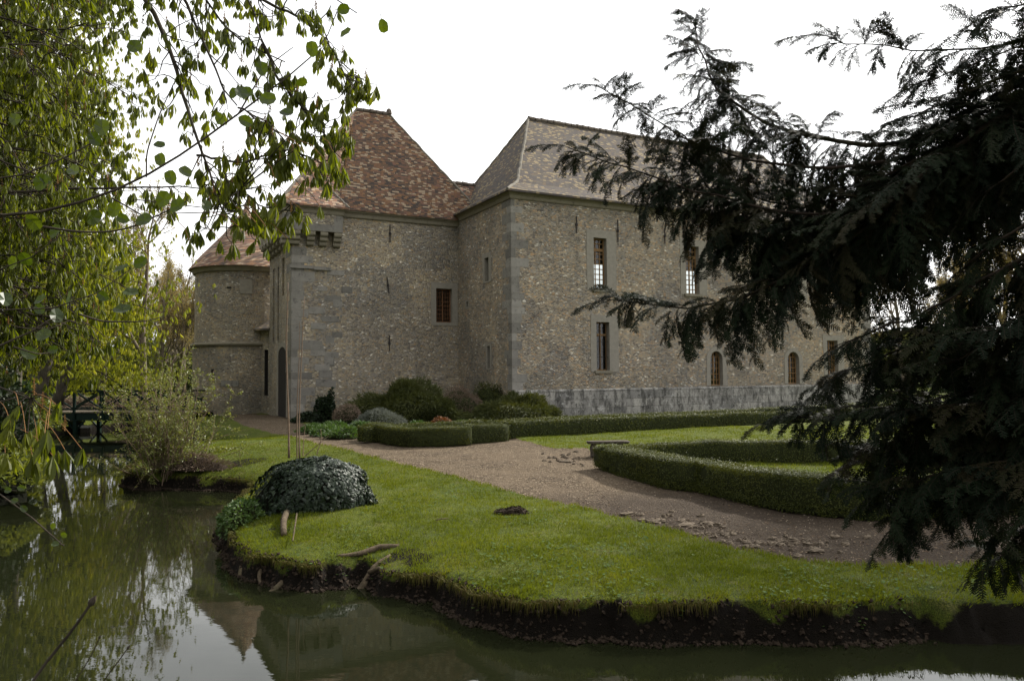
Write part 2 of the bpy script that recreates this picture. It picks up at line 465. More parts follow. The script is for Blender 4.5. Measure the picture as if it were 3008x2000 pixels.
def window(root, fr, t0, t1, z0, z1, ml, mr, mt, mbm, wood, nx, ny, transom=None, arch=False, sill=True, depth=.32, bars=0, label=None, proud=.02, jit=.03):
    rs = np.random.RandomState(int(abs(t0)*100+z0*10))
    if arch:
        r = (t1-t0)/2; zc = z1-r; cx = (t0+t1)/2
        an = np.linspace(0, math.pi, 9)
        inner = [(t0, z0), (t1, z0)] + [(cx+r*math.cos(a), zc+r*math.sin(a)) for a in an]
        outer = [(t0-ml, z0-mbm), (t1+mr, z0-mbm)] + [(cx+(r+.24)*math.cos(a), zc+(r+.24)*math.sin(a)) for a in an]
    else:
        inner = [(t0, z0), (t0+(t1-t0)*.5, z0), (t1, z0), (t1, (z0+z1)/2), (t1, z1), ((t0+t1)/2, z1), (t0, z1), (t0, (z0+z1)/2)]
        outer = [(t0-ml, z0-mbm), ((t0+t1)/2, z0-mbm), (t1+mr, z0-mbm), (t1+mr, (z0+z1)/2), (t1+mr, z1+mt), ((t0+t1)/2, z1+mt), (t0-ml, z1+mt), (t0-ml, (z0+z1)/2)]
    outer = [(t+rs.uniform(-jit, jit), z+rs.uniform(-jit, jit)) for t, z in outer]
    b = MB(); ring(b, fr, inner, outer, proud, depth)
    wv = b.build('window', M['surround'], root)
    if label: wv['label'] = label
    if sill:
        s = MB(); fbox(s, fr, t0-.12, t1+.12, z0-.13, z0-.005, -.2, .09)
        s.build('sill', M['cornice'], wv)
    if wood:
        fm = MB(); o0, o1 = -depth+.04, -depth+.10; e = .055
        fbox(fm, fr, t0, t0+e, z0, z1, o0, o1); fbox(fm, fr, t1-e, t1, z0, z1, o0, o1)
        fbox(fm, fr, t0+e, t1-e, z0, z0+e, o0, o1)
        if not arch: fbox(fm, fr, t0+e, t1-e, z1-e, z1, o0, o1)
        else:
            pts = [fr.p(cx+(r-.03)*math.cos(a), zc+(r-.03)*math.sin(a), (o0+o1)/2) for a in an]; fm.tube(pts, .035, 5)
        if transom: fbox(fm, fr, t0+e, t1-e, transom-.05, transom+.05, o0, o1+.01)
        for i in range(1, nx):
            x = t0+(t1-t0)*i/nx; wd = .035 if (nx % 2 == 0 and i == nx//2) else (.02 if nx < 6 else .011)
            fbox(fm, fr, x-wd, x+wd, z0+e, z1-(e if not arch else .04), o0+.012, o1-.012)
        for j in range(1, ny):
            z = z0+(z1-z0)*j/ny
            fbox(fm, fr, t0+e, t1-e, z-(.02 if nx < 6 else .011), z+(.02 if nx < 6 else .011), o0+.015, o1-.015)
        fm.build('frame', wood, wv)
        pn = MB()
        pn.add([fr.p(t0, z0, -depth+.06), fr.p(t1, z0, -depth+.06), fr.p(t1, z1, -depth+.06), fr.p(t0, z1, -depth+.06)], [[0, 1, 2, 3]])
        pn.build('pane', M['pane'], wv)
    if bars:
        g = MB()
        for i in range(bars):
            x = t0+(t1-t0)*(i+.5)/bars
            g.tube([fr.p(x, z0, -.12), fr.p(x, z1, -.12)], .013, 5)
        for z in (z0+(z1-z0)*.28, z0+(z1-z0)*.6): g.tube([fr.p(t0, z, -.12), fr.p(t1, z, -.12)], .01, 5)
        g.build('grille', M['iron'], wv)
    return (t0, t1, z0, z1)
def sweep(mb, path, prof, closed=False):     # profile (out, up) swept along a plan path; out = right-hand side
    n = len(path); ring_ = []
    for i in range(n):
        p = np.array(path[i], float)
        ns = []
        if i > 0: d = np.array(path[i])-np.array(path[i-1]); d = d/np.linalg.norm(d[:2]); ns.append(np.array([d[1], -d[0], 0]))
        if i < n-1: d = np.array(path[i+1])-np.array(path[i]); d = d/np.linalg.norm(d[:2]); ns.append(np.array([d[1], -d[0], 0]))
        m = sum(ns)/len(ns); m = m/max(.3, np.dot(m, m))
        ring_.append([p+m*o+np.array([0, 0, z]) for o, z in prof])
    k = len(prof); v = np.array(ring_).reshape(-1, 3); f = []
    for i in range(n-1):
        for j in range(k):
            f.append([i*k+j, (i+1)*k+j, (i+1)*k+(j+1) % k, i*k+(j+1) % k])
    f.append(list(range(k))); f.append(list(range((n-1)*k, n*k))[::-1])
    mb.add(v, f)
CORN = [(-.05, 0), (.05, 0), (.08, .05), (.10, .14), (.16, .20), (.24, .23), (.27, .28), (.27, .36), (-.05, .36)]
def anchor(root, fr, px, y0, y1, lean=0):
    t, z1 = fr.hit(px, y0); _, z0 = fr.hit(px, y1)
    b = MB(); b.tube([fr.p(t-lean, z1, .04), fr.p(t, (z0+z1)/2, .05), fr.p(t+lean, z0, .04)], .026, 5)
    b.box(fr.p(t, (z0+z1)/2, .03), (.10, .08, .12), rz=math.atan2(fr.u[1], fr.u[0]))
    b.build('wall_anchor', M['iron'], root)
def quoins(mb, corner, ua, ub, z0, z1, la, lb, hs, rs, proud=.006):
    z = z0; i = 0
    na = np.array([ua[1], -ua[0], 0])
    while z < z1-.1:
        h = min(hs*rs.uniform(.8, 1.25), z1-z)
        a, b = (la, lb) if i % 2 else (lb, la)
        a *= rs.uniform(.5, 1.6); b *= rs.uniform(.5, 1.6)
        lo = corner - proud*ua - proud*ub
        c = lo + ua*a/2 + ub*b/2 + np.array([0, 0, z+h/2])
        mb.box(c, (a, b, h-.008), M=np.stack([ua, ub, [0, 0, 1]], 1), a=rs.rand())
        z += h; i += 1
def roof_mesh(polys): 
    b = MB()
    for p in polys: b.add(p, [list(range(len(p)))])
    return b
def ridge_line(mb, p, q, r=.12, step=.36):
    p, q = np.array(p, float), np.array(q, float); L = np.linalg.norm(q-p); n = max(2, int(L/step)); rs = np.random.RandomState(int(L*10))
    for i in range(n):
        a, b = p+(q-p)*i/n, p+(q-p)*(i+.93)/n
        j = rs.uniform(-.015, .015, 3)
        mb.tube([a+j, b+j], [r*rs.uniform(.9, 1.15), r*rs.uniform(.8, 1.0)], 8)

def hip_line(mb, p, q, r):
    p, q = np.array(p, float), np.array(q, float); n = 30; rs = np.random.RandomState(int(np.linalg.norm(q-p)*10))
    t = np.linspace(0, 1, n)[:, None]; mb.tube(p+(q-p)*t+rs.normal(0, .012, (n, 3)), r*rs.uniform(.8, 1.15, n), 7)

# ---------------------------------------------------------------- main wing
wing = thing('castle_wing', C0, 'long two-storey rubble stone castle wing with steep hipped tile roof and grey ashlar plinth', 'castle building')
def rect(fr, l, r, t, b):
    t0, z1 = fr.hit(l, t); t1, z0 = fr.hit(r, b)
    tm = fr.hit(l, b)[0]
    return t0, t1, z0, z1
holes = []
a1 = F_MAIN.hit(1744, 775)[0]; b1 = F_MAIN.hit(1776, 775)[0]
_, zt = F_MAIN.hit(1757, 699); _, zb = F_MAIN.hit(1757, 849)
b1 = max(b1, a1+.72)
holes.append(window(wing, F_MAIN, a1, b1, zb, zt, .38, .55, .36, .06, M['wood'], 3, 10, transom=zb+(zt-zb)*.77))
UP = [(a1, b1)]
for l, r in ((2014, 2047), (2316, 2344), (2508, 2530)):
    t0 = F_MAIN.hit(l, 800)[0]; t1 = max(F_MAIN.hit(r, 800)[0], t0+.85); UP.append((t0, t1))
    holes.append(window(wing, F_MAIN, t0, t1, zb, zt, .34, .5, .32, .06, M['wood'], 4, 10, transom=zb+(zt-zb)*.77))
a3 = F_MAIN.hit(1752, 1010)[0]; b3 = max(F_MAIN.hit(1785, 1010)[0], a3+.72); _, z3t = F_MAIN.hit(1765, 946); _, z3b = F_MAIN.hit(1765, 1088)
holes.append(window(wing, F_MAIN, a3, b3, z3b, z3t, .30, .5, .32, .06, M['wood'], 2, 1, transom=z3b+(z3t-z3b)*.74, bars=4, label='tall barred window with dark opening in the lower storey'))
a4 = F_MAIN.hit(2087, 1090)[0]; b4 = max(F_MAIN.hit(2119, 1090)[0], a4+.8); _, z4t = F_MAIN.hit(2103, 1031); _, z4b = F_MAIN.hit(2103, 1132)
holes.append(window(wing, F_MAIN, a4, b4, z4b, z4t, .24, .34, .3, .0, M['wood'], 4, 6, arch=True, sill=False, label='arched ground floor window with tan wooden lattice'))
a5 = F_MAIN.hit(2313, 1050)[0]; b5 = a5+.85
holes.append(window(wing, F_MAIN, a5, b5, z4b+.02, z4t, .24, .34, .3, .0, M['wood'], 4, 6, arch=True, sill=False))
a6 = F_MAIN.hit(2430, 1060)[0]; b6 = a6+.85; _, z6b = F_MAIN.hit(2440, 1113); _, z6t = F_MAIN.hit(2440, 1000)
holes.append(window(wing, F_MAIN, a6, b6, z6b, z6t, .3, .5, .3, .06, M['wood'], 4, 8))
shorth = []
def srect(fr, l, r, t, b):
    cy, cx_ = (t+b)/2, (l+r)/2
    return fr.hit(l, cy)[0], fr.hit(r, cy)[0], fr.hit(cx_, b)[1], fr.hit(cx_, t)[1]
q = srect(F_SHORT, 1424, 1436, 757, 827); shorth.append(window(wing, F_SHORT, *q, .2, .28, .22, .06, None, 0, 0, sill=False))
q = srect(F_SHORT, 1432, 1440, 1016, 1082); shorth.append(window(wing, F_SHORT, *q, .16, .16, .12, .06, None, 0, 0, sill=False))
q = srect(F_SHORT, 1369, 1375, 886, 902); shorth.append(window(wing, F_SHORT, *q, .12, .1, .1, .06, None, 0, 0, sill=False, proud=.004))
# rear wall: windows opposite the upper front ones, so daylight shows through the glass
rear = []
for (t0, t1) in UP:
    c = F_MAIN.p((t0+t1)/2, zb+(zt-zb)*.42, -.3); v = c-EYE
    k = np.dot(F_REAR.o-EYE, F_REAR.n)/np.dot(v, F_REAR.n); qq = EYE+v*k
    tr = float(np.dot(qq-F_REAR.o, F_REAR.u))
    if 1 < tr < WL-1: rear.append((tr-.75, tr+.75, qq[2]-1.45, qq[2]+.25))
b = MB()
panel(b, F_MAIN, WL, -.4, ZM, [(h[0]-.02, h[1]+.02, h[2]-.02, h[3]+.02) for h in holes])
panel(b, F_SHORT, WD, -.4, ZM, [(h[0]-.02, h[1]+.02, h[2]-.02, h[3]+.02) for h in shorth])
panel(b, F_END, WD, -.4, ZM); panel(b, F_REAR, WL, -.4, ZM, rear)
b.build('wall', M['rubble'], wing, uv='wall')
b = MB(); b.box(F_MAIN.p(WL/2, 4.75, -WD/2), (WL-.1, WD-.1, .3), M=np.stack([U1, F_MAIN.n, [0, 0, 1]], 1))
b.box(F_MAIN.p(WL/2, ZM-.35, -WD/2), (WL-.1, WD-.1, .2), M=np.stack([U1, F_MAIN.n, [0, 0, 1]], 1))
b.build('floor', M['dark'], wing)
zp = F_MAIN.hit(1650, 1143)[1]
b = MB(); sweep(b, [F_MAIN.p(-.0, -.5), F_MAIN.p(WL, -.5)], [(-.1, 0), (.16, 0), (.16, zp+.44), (.12, zp+.5), (-.1, zp+.5)])
b.build('plinth', M['plinth'], wing, uv='wall')
b = MB(); sweep(b, [C0+WD*U2+[0, 0, ZM-.34], C0+[0, 0, ZM-.34], C0+WL*U1+[0, 0, ZM-.34], C0+WL*U1+WD*U2+[0, 0, ZM-.34]], CORN)
b.build('cornice', M['cornice'], wing, smooth=False)
rs = np.random.RandomState(5)
b = MB(); quoins(b, C0, U1, U2, zp, ZM-.36, .62, .36, .36, rs); b.build('quoin', M['ashlar'], wing)
b = MB(); quoins(b, C0+WL*U1, -U1, U2, 0, ZM-.36, .6, .36, .36, rs); b.build('quoin', M['ashlar'], wing)
e = .34
def PM(t, bk, z): return C0 + t*U1 + bk*U2 + np.array([0, 0, z])
E1, E2, E3, E4 = PM(-e, -e, ZM+.0), PM(WL+e, -e, ZM), PM(WL+e, WD+e, ZM), PM(-e, WD+e, ZM)
ZR = 14.95
RL, RR = PM(3.4, WD/2, ZR), PM(WL-3.4, WD/2, ZR)
dn = np.array([0, 0, -.09])
g1, g2, g3, g4 = PM(.7, .7, ZM+.62), PM(WL-.7, .7, ZM+.62), PM(WL-.7, WD-.7, ZM+.62), PM(.7, WD-.7, ZM+.62)
polys = [[g1, g2, RR, RL], [g2, g3, RR], [g3, g4, RL, RR], [g4, g1, RL], [E1, E2, g2, g1], [E2, E3, g3, g2], [E3, E4, g4, g3], [E4, E1, g1, g4]] + [[a+dn, b_+dn, b_, a] for a, b_ in ((E1, E2), (E2, E3), (E3, E4), (E4, E1))] + [[E4+dn, E3+dn, E2+dn, E1+dn]]
# bring a lower, flatter course near the eaves (coyau) in on the long side
roof = roof_mesh(polys).build('roof', M['tile_grey'], wing, uv='wall')
b = MB(); ridge_line(b, RL, RR, .13); b.build('ridge', M['ridge'], roof)
for p, g_, q in ((E1, g1, RL), (E2, g2, RR), (E4, g4, RL)): b = MB(); hl = smooth_line([p, g_, q], 34); b.tube(hl+np.random.RandomState(4).normal(0, .012, hl.shape), .07, 7); b.build('hip', M['mortar'], roof)
anchor(wing, F_MAIN, 1692, 635, 686); anchor(wing, F_MAIN, 1813, 646, 712); anchor(wing, F_MAIN, 1951, 672, 716)

# ---------------------------------------------------------------- gatehouse
gate = thing('gatehouse', C2, 'stone gatehouse with tall red tiled roof and a corbelled box over its arched gateway', 'gatehouse')
gw = srect(F_GATE, 1281, 1328, 848, 947)
hg = [window(gate, F_GATE, *gw, .28, .28, .3, .18, M['wood_dark'], 6, 8, sill=False, depth=.3)]
GL = 9.6
hp = []
def pslot(l, r, t, b, dep):
    q = srect(F_PORT, l, r, t, b); hp.append((*q, dep)); return q
pslot(801.5, 806, 790, 1010, .22); pslot(815, 819.5, 785, 1005, .22); qw = pslot(829, 835.5, 758, 868, .35)
qa = srect(F_PORT, 818, 842, 1045, 1214); hp.append((qa[0], qa[1], 0.0, qa[3], 1.2)); qa = (qa[0], qa[1], 0.0, qa[3])
ZB = F_GATE.hit(860, 679)[1]
b = MB()
panel(b, F_GATE, GL, -.4, ZG, [(h[0]-.02, h[1]+.02, h[2]-.02, h[3]+.02) for h in hg])
panel(b, F_PORT, 5.4, -.4, ZG, [h[:4] for h in hp])
for h in hp: recess(b, F_PORT, *h)
FB = Fr(C2+GL*U1+5.4*U2, -U1); panel(b, FB, GL, -.4, ZG); FR_ = Fr(C2+GL*U1, U2); panel(b, FR_, 5.4, 0, ZG)
gwall = b.build('wall', M['rubble_grey'], gate, uv='wall')
b = MB(); r_ = (qa[1]-qa[0])/2; cx_ = (qa[0]+qa[1])/2
ap = F_PORT.hit(831, 1018)[1]
lft = [(qa[0], qa[3]), (qa[0]+.12*r_, qa[3]+(ap-qa[3])*.45), (qa[0]+.45*r_, qa[3]+(ap-qa[3])*.8), (cx_, ap)]
inner = [(qa[0], 0), (qa[1], 0)] + [(2*cx_-x, z) for x, z in lft] + lft[::-1][1:]
outer = [(qa[0]-.35, 0), (qa[1]+.35, 0)] + [(cx_+(2*cx_-x-cx_)*(1+.35/r_), z+.22) for x, z in lft] + [(cx_+(x-cx_)*(1+.35/r_), z+.22) for x, z in lft[::-1][1:]]
ring(b, F_PORT, inner, outer, .03, .5)
gd = b.build('gateway', M['surround'], gate); gd['label'] = 'pointed stone arch of the gateway'
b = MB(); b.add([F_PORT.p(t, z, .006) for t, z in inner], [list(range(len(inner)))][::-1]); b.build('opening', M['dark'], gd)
# machicolated box round the front-left corner
bx0 = F_GATE.hit(999, 640)[0]; PJ = .46
def PG(a, bk, z): return C2 + a*U1 + bk*U2 + np.array([0, 0, z])
b = MB()
b.box(PG((bx0-PJ)/2, -PJ/2+.02, (ZB+ZG)/2-.1), (bx0+PJ, PJ+.04, ZG-ZB-.2), M=np.stack([U1, U2, [0, 0, 1]], 1))
b.box(PG(-PJ/2+.02, 2.9, (ZB+ZG)/2-.1), (PJ+.04, 5.8, ZG-ZB-.2), M=np.stack([U1, U2, [0, 0, 1]], 1))
box_ = b.build('machicolation', M['rubble_grey'], gate, uv='wall')
rs = np.random.RandomState(8)
b = MB(); quoins(b, PG(-PJ, -PJ, 0), U1, U2, ZB, ZG-.4, .6, .4, .35, rs)
quoins(b, PG(bx0, -PJ, 0), -U1, U2, ZB, ZG-.4, .32, .2, .3, rs)
b.box(PG((bx0-PJ)/2, -PJ-.004, ZB+.17), (bx0+PJ-.02, .04, .32), M=np.stack([U1, U2, [0, 0, 1]], 1), a=.3)
b.build('dressed_stone', M['ashlar'], box_)
def corbel(c, out, wdir, wd=.34):
    b = MB(); zt_ = ZB
    for k, (pr, h) in enumerate(((.46, .22), (.34, .2), (.2, .2))):
        n = 5; pts = []
        for i in range(n+1):
            a = math.pi/2*i/n; pts.append((pr-.10+.10*math.cos(a) if True else 0, -h*.45-h*.55*math.sin(a)))
        prof = [(-.05, 0), (pr, 0)] + pts + [(-.05, -h)]
        L = np.array([c+out*o-wdir*wd/2+np.array([0, 0, zt_+z]) for o, z in prof]); Rr = L+wdir*wd; m = len(prof)
        f = [list(range(m)), list(range(m, 2*m))[::-1]] + [[i, m+i, m+(i+1) % m, (i+1) % m] for i in range(m)]
        b.add(np.r_[L, Rr], f); zt_ -= h+.003
    return b
for px in (1, 1, 1, 1): pass
cw = [F_GATE.hit(p, 690)[0] for p in (873, 909, 946, 986)]
for t in cw[1:]: corbel(C2+t*U1, -U2, U1).build('corbel', M['cornice'], box_)
corbel(C2+(-.1)*U1, -U2, U1, .8).build('corbel', M['cornice'], box_)
for bk in (.1, 1.0, 1.85, 2.7, 3.55, 4.4, 5.2): corbel(C2+bk*U2, -U1, U2, .4).build('corbel', M['cornice'], box_)
b = MB(); quoins(b, C2, U1, U2, 0, ZB-.65, .8, .42, .38, rs); b.build('quoin', M['ashlar'], gate); b = MB()
for i in range(30):                       # irregular ashlar repairs near the corner
    t, z = rs.uniform(.5, 2.6), rs.uniform(.3, 7.0); L, h = rs.uniform(.4, .9), rs.uniform(.2, .36)
    if t+L < 2.3+rs.rand()*.8: fbox(b, F_GATE, t, t+L, z, z+h, -.1, .006+rs.rand()*.008, a=rs.rand()*.8)
b.build('patch_stone', M['ashlar'], gate)['kind'] = 'stuff'
zc1 = F_GATE.hit(915, 786)[1]; tc1 = F_GATE.hit(972, 786)[0]
b = MB(); fbox(b, F_GATE, -.1, tc1*.55, zc1-.07, zc1+.07, -.05, .1); fbox(b, F_GATE, tc1*.55+.004, tc1, zc1-.10, zc1+.05, -.05, .12); b.build('string_course', M['ashlar'], gate)
b = MB(); sweep(b, [PG(bx0, -.05, ZG-.34), PG(GL, -.05, ZG-.34)], [(o*.7, z) for o, z in CORN])
sweep(b, [PG(-PJ, 5.8, ZG-.38), PG(-PJ, -PJ, ZG-.38), PG(bx0, -PJ, ZG-.38), PG(bx0, 0, ZG-.38)], [(o*.7, z) for o, z in CORN])
b.build('cornice', M['cornice'], gate)
ZR2, HB = 15.5, 2.7
RLg, RRg = PG(3.77, HB, ZR2), PG(5.51, HB, ZR2)
e1 = PG(GL+.2, -.3, ZG+.03); e2 = PG(bx0-.05, -.3, ZG+.05); K = PG(bx0-.35, .08, ZG+.85)
B1, B2, B3 = PG(bx0+.22, -PJ-.24, ZG-.02), PG(-PJ-.24, -PJ-.24, ZG-.02), PG(-PJ-.24, 6.0, ZG-.02)
R3 = PG(GL+.2, 5.7, ZG)
H1_ = PG(bx0-2.2, 1.6, ZG+3.8)
polys = [[e1, RRg, RLg, K, e2], [B1, K, B2], [K, RLg, B2], [B2, RLg, B3], [B3, RLg, RRg, R3], [R3, RRg, e1], [e2, K, B1]]
polys = [p[::-1] if i in (0,) else p for i, p in enumerate(polys)]
polys += [[a+dn, b_+dn, b_, a] for a, b_ in ((e2, e1), (B2, B1), (B3, B2), (B1, e2))] + [[B2+dn, B3+dn, R3+dn, e1+dn, e2+dn, B1+dn]]
# link roof running on to the right behind the wing
L0, L1 = PG(6.5, -.3+1.45, 11.85), PG(11.5, -.3+1.45, 11.85)
polys += [[PG(6.5, -.3, ZG+.03), PG(11.5, -.3, ZG+.03), L1, L0], [L0, L1, PG(11.5, 3.2, ZG+.03), PG(6.5, 3.2, ZG+.03)]]
groof = roof_mesh(polys).build('roof', M['tile_red'], gate, uv='wall')
b = MB(); ridge_line(b, PG(8, 1.15, 11.85), L1, .11, .3); b.build('ridge', M['ridge'], groof)
b = MB(); ridge_line(b, RLg, RRg, .12, .3)
b.tube([RRg+[0, 0, .0], RRg+[0, 0, .22], RRg+[0, 0, .3]], [.16, .13, .05], 8)
b.build('ridge', M['ridge'], groof)
for p, q in ((B2, RLg), (RRg, e1), (B1, K)): b = MB(); hip_line(b, p, q, .055); b.build('hip', M['mortar'], groof)
anchor(gate, F_GATE, 1145, 660, 713); anchor(gate, F_GATE, 1139, 814, 863, .05); anchor(gate, F_GATE, 1143, 985, 1031)

# ---------------------------------------------------------------- round tower
TC = np.array([-14.75, 43.0, 0]); TR = 2.62
tower = thing('round_tower', TC, 'round rubble stone tower with a conical red tiled roof beside the gatehouse', 'tower')
def lathe(prof, n=72, c=TC):
    an = np.linspace(0, 2*math.pi, n+1); v = []; uv = []
    s_ = 0; pl = None
    for r, z in prof:
        if pl is not None: s_ += math.hypot(r-pl[0], z-pl[1])
        pl = (r, z)
        for a in an: v.append(c+np.array([r*math.cos(a), r*math.sin(a), z])); uv.append((a*max(r, 1.2), s_))
    k = n+1; f = np.array([[i*k+j, i*k+j+1, (i+1)*k+j+1, (i+1)*k+j] for i in range(len(prof)-1) for j in range(n)])
    b = MB(); b.add(v, f); return b, np.array(uv)
zst = P(700, 1010, 40.4)[2]; zte = P(690, 779, 40.4)[2]
b, uv = lathe([(TR+.10, -.5), (TR+.10, zst-.08), (TR, zst+.02), (TR, zte)]); b.build('wall', M['rubble_grey'], tower, uv=uv)
b, uv = lathe([(TR+.08, zst-.10), (TR+.2, zst-.08), (TR+.24, zst), (TR+.18, zst+.1), (TR-.02, zst+.13)]); b.build('string_course', M['cornice'], tower)
b, uv = lathe([(TR-.02, zte-.3), (TR+.1, zte-.28), (TR+.17, zte-.12), (TR+.24, zte), (TR-.02, zte+.02)]); b.build('cornice', M['cornice'], tower)
zap = 11.35
b, uv = lathe([(.5, zte), (TR+.34, zte-.04), (TR+.3, zte+.03), (TR-.15, zte+.62), (1.2, zte+(zap-zte)*.56), (.05, zap)])
trf = b.build('roof', M['tile_red'], tower, uv=uv)
b, uv = lathe([(.02, zap-.25), (.16, zap-.2), (.10, zap+.05), (.14, zap+.12), (.02, zap+.35)], 12); b.build('finial', M['ridge'], trf)
def tw(px, py, w_, h_, nm, mat_):
    a = math.atan2(-TC[1], -TC[0]); best = None
    v = ray(px, py); o = EYE-TC
    A = v[0]**2+v[1]**2; B = 2*(o[0]*v[0]+o[1]*v[1]); rr = TR+(.1 if EYE[2]+v[2]*40 < zst else 0); C = o[0]**2+o[1]**2-rr**2
    k = (-B-math.sqrt(max(0, B*B-4*A*C)))/(2*A); q = EYE+v*k
    d = (q-TC); d[2] = 0; d /= np.linalg.norm(d); tdir = np.array([-d[1], d[0], 0])
    b = MB(); b.box(q, (w_, .05, h_), M=np.stack([tdir, d, [0, 0, 1]], 1)); return b.build(nm, mat_, tower), q, d, tdir
o_, q, d, tdir = tw(723, 842, .62, .75, 'window', M['surround'])
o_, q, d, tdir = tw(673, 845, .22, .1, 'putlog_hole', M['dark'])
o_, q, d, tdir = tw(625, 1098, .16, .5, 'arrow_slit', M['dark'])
o_, q, d, tdir = tw(675, 1126, .9, .3, 'dressed_stone', M['ashlar'])

# ---------------------------------------------------------------- low curtain building between gate and tower
cA, cB = C3 + .3*U1 + np.array([0, 0, 0]), np.array([TC[0]+1.25, TC[1]-1.9, 0])
du = (cA-cB); L_ = np.linalg.norm(du); du /= L_
cur = thing('curtain_wall', (cA+cB)/2, 'low mossy stone wall with lean-to roof joining round tower to gatehouse', 'wall')
FC = Fr(cB, du); zc = P(778, 965, 41)[2]
b = MB(); dt = (L_*.42, L_*.42+.35, .9, 3.3); panel(b, FC, L_, -.4, zc, [dt]); recess(b, FC, *dt, .3); b.build('wall', M['rubble_grey'], cur, uv='wall')
b = MB(); b.add([FC.p(-.1, zc-.05, .35), FC.p(L_+.1, zc-.05, .35), FC.p(L_+.1, zc+1.1, -1.6), FC.p(-.1, zc+1.1, -1.6),
                 FC.p(-.1, zc-.15, .35), FC.p(L_+.1, zc-.15, .35), FC.p(L_+.1, zc+1.0, -1.6), FC.p(-.1, zc+1.0, -1.6)],
                [[0, 1, 2, 3], [4, 5, 1, 0], [7, 6, 5, 4], [0, 3, 7, 4], [1, 5, 6, 2]])
b.build('roof', M['tile_grey'], cur, uv='wall')
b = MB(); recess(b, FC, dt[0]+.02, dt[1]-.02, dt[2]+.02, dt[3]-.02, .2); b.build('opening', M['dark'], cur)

# ================================================================== MATERIALS FOR THE GARDEN
def m_ground():
    k = NT('lawn_ground'); p = k.pos(); soil = k.rnd()
    n1 = k.noise(p, .7, 5, .6).outputs[0]; n2 = k.noise(p, 6, 5, .7).outputs[0]; n3 = k.noise(p, 70, 4, .7).outputs[0]
    g = k.mix(k.ramp(n1, [(.35, 0.), (.65, 1.)]), (.095, .12, .012, 1), (.145, .165, .017, 1))
    g = k.mix(k.ramp(n2, [(.42, 0.), (.68, .75)]), g, (.045, .075, .018, 1))
    g = k.mix(k.ramp(k.noise(p, 2.3, 5, .7).outputs[0], [(.52, 0.), (.68, .7)]), g, (.15, .135, .04, 1))
    g = k.mix(k.ramp(n3, [(.42, .85), (.60, 0.)]), g, (.024, .032, .007, 1))
    s = k.mix(n2, (.004, .0032, .0022, 1), (.016, .0115, .007, 1))
    s = k.mix(k.math('MULTIPLY', n3, .6), s, (.007, .0055, .004, 1))
    f = k.ramp(k.math('ADD', soil, k.math('MULTIPLY_ADD', n3, .5, k.math('MULTIPLY_ADD', n2, .6, -.55))), [(.44, 0.), (.54, 1.)])
    col = k.mix(f, g, s)
    return k.principled(col, .95, k.bump(k.math('MULTIPLY_ADD', n3, .6, n2), 1.0, .07))
def m_gravel():
    k = NT('gravel_path'); p = k.pos(); a = k.rnd()
    v = k.n('TexVoronoi', {'Vector': p, 'Scale': 34.0}); sp = k.n('SeparateColor', {0: v.outputs['Color']})
    n1 = k.noise(p, 1.1, 6, .65).outputs[0]; n2 = k.noise(p, 9, 5, .75).outputs[0]
    g = k.ramp(sp.outputs[0], [(0., (.038, .026, .017)), (.35, (.078, .056, .036)), (.7, (.115, .085, .055)), (.93, (.25, .20, .14))])
    g = k.mix(k.ramp(n2, [(.38, .9), (.58, 0.)]), g, (.045, .033, .022, 1))
    g = k.mix(k.ramp(n1, [(.40, 0.), (.62, .7)]), g, (.125, .094, .062, 1))
    dk = k.mix(n2, (.020, .0145, .010, 1), (.045, .033, .024, 1))  # dark tone for the tree shade painted on the near-right gravel
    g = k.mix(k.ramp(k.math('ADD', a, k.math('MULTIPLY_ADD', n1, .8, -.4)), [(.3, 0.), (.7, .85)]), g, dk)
    return k.principled(g, .95, k.bump(k.math('ADD', v.outputs['Distance'], k.math('MULTIPLY', n2, 1.2)), .9, .03))
def m_water():
    k = NT('moat_water'); p = k.pos()
    n1 = k.noise(k.scale(p, (1., 1.6, 1)), 2.4, 3, .5).outputs[0]; n2 = k.noise(p, .35, 2).outputs[0]; n3 = k.noise(k.scale(p, (1, 2.2, 1)), 14, 2, .5).outputs[0]
    nr = k.bump(k.math('ADD', n1, k.math('MULTIPLY', n3, .12)),   .18, .004)
    col = k.mix(n2, (.007, .0085, .0035, 1), (.010, .0115, .005, 1))
    return k.principled(col, .015, nr, IOR=1.33, Specular_IOR_Level=.5)
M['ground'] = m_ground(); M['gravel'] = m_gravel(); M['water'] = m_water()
M['grass'] = m_leaf('grass_blades', [(.075, .10, .009), (.115, .145, .012), (.15, .175, .016), (.18, .165, .03)], .4, (1.3, 1.2, .5), .7, .1)
M['box'] = m_leaf('box_leaf', [(.030, .042, .007), (.055, .068, .010), (.085, .095, .012), (.125, .115, .016)], .3, (1.3, 1.1, .4), .5, .25)
M['box_core'] = m_plain('box_hedge_twigs', (.022, .026, .009), .95, .4, 12, .8)  # dark core colour stands for the shade among inner branches
M['ivy'] = m_leaf('ivy_leaf', [(.006, .014, .006), (.010, .022, .008), (.018, .032, .010)], .08, (1, 1.2, .4), .5, .32)
M['ivy_core'] = m_plain('ivy_stems', (.012, .013, .008), .95, .4, 10, .6)
M['juniper'] = m_leaf('juniper_needles', [(.042, .052, .014), (.07, .08, .02), (.105, .11, .03)], .2, (1.2, 1.1, .4), .6, .25)
M['grey_leaf'] = m_leaf('grey_santolina', [(.10, .11, .09), (.15, .16, .14), (.2, .21, .18)], .2, (1, 1, .8), .8, .2)
M['dry'] = m_leaf('dry_stems', [(.12, .085, .06), (.2, .15, .11), (.26, .2, .16)], .1, (1, .9, .7), .8, .2)
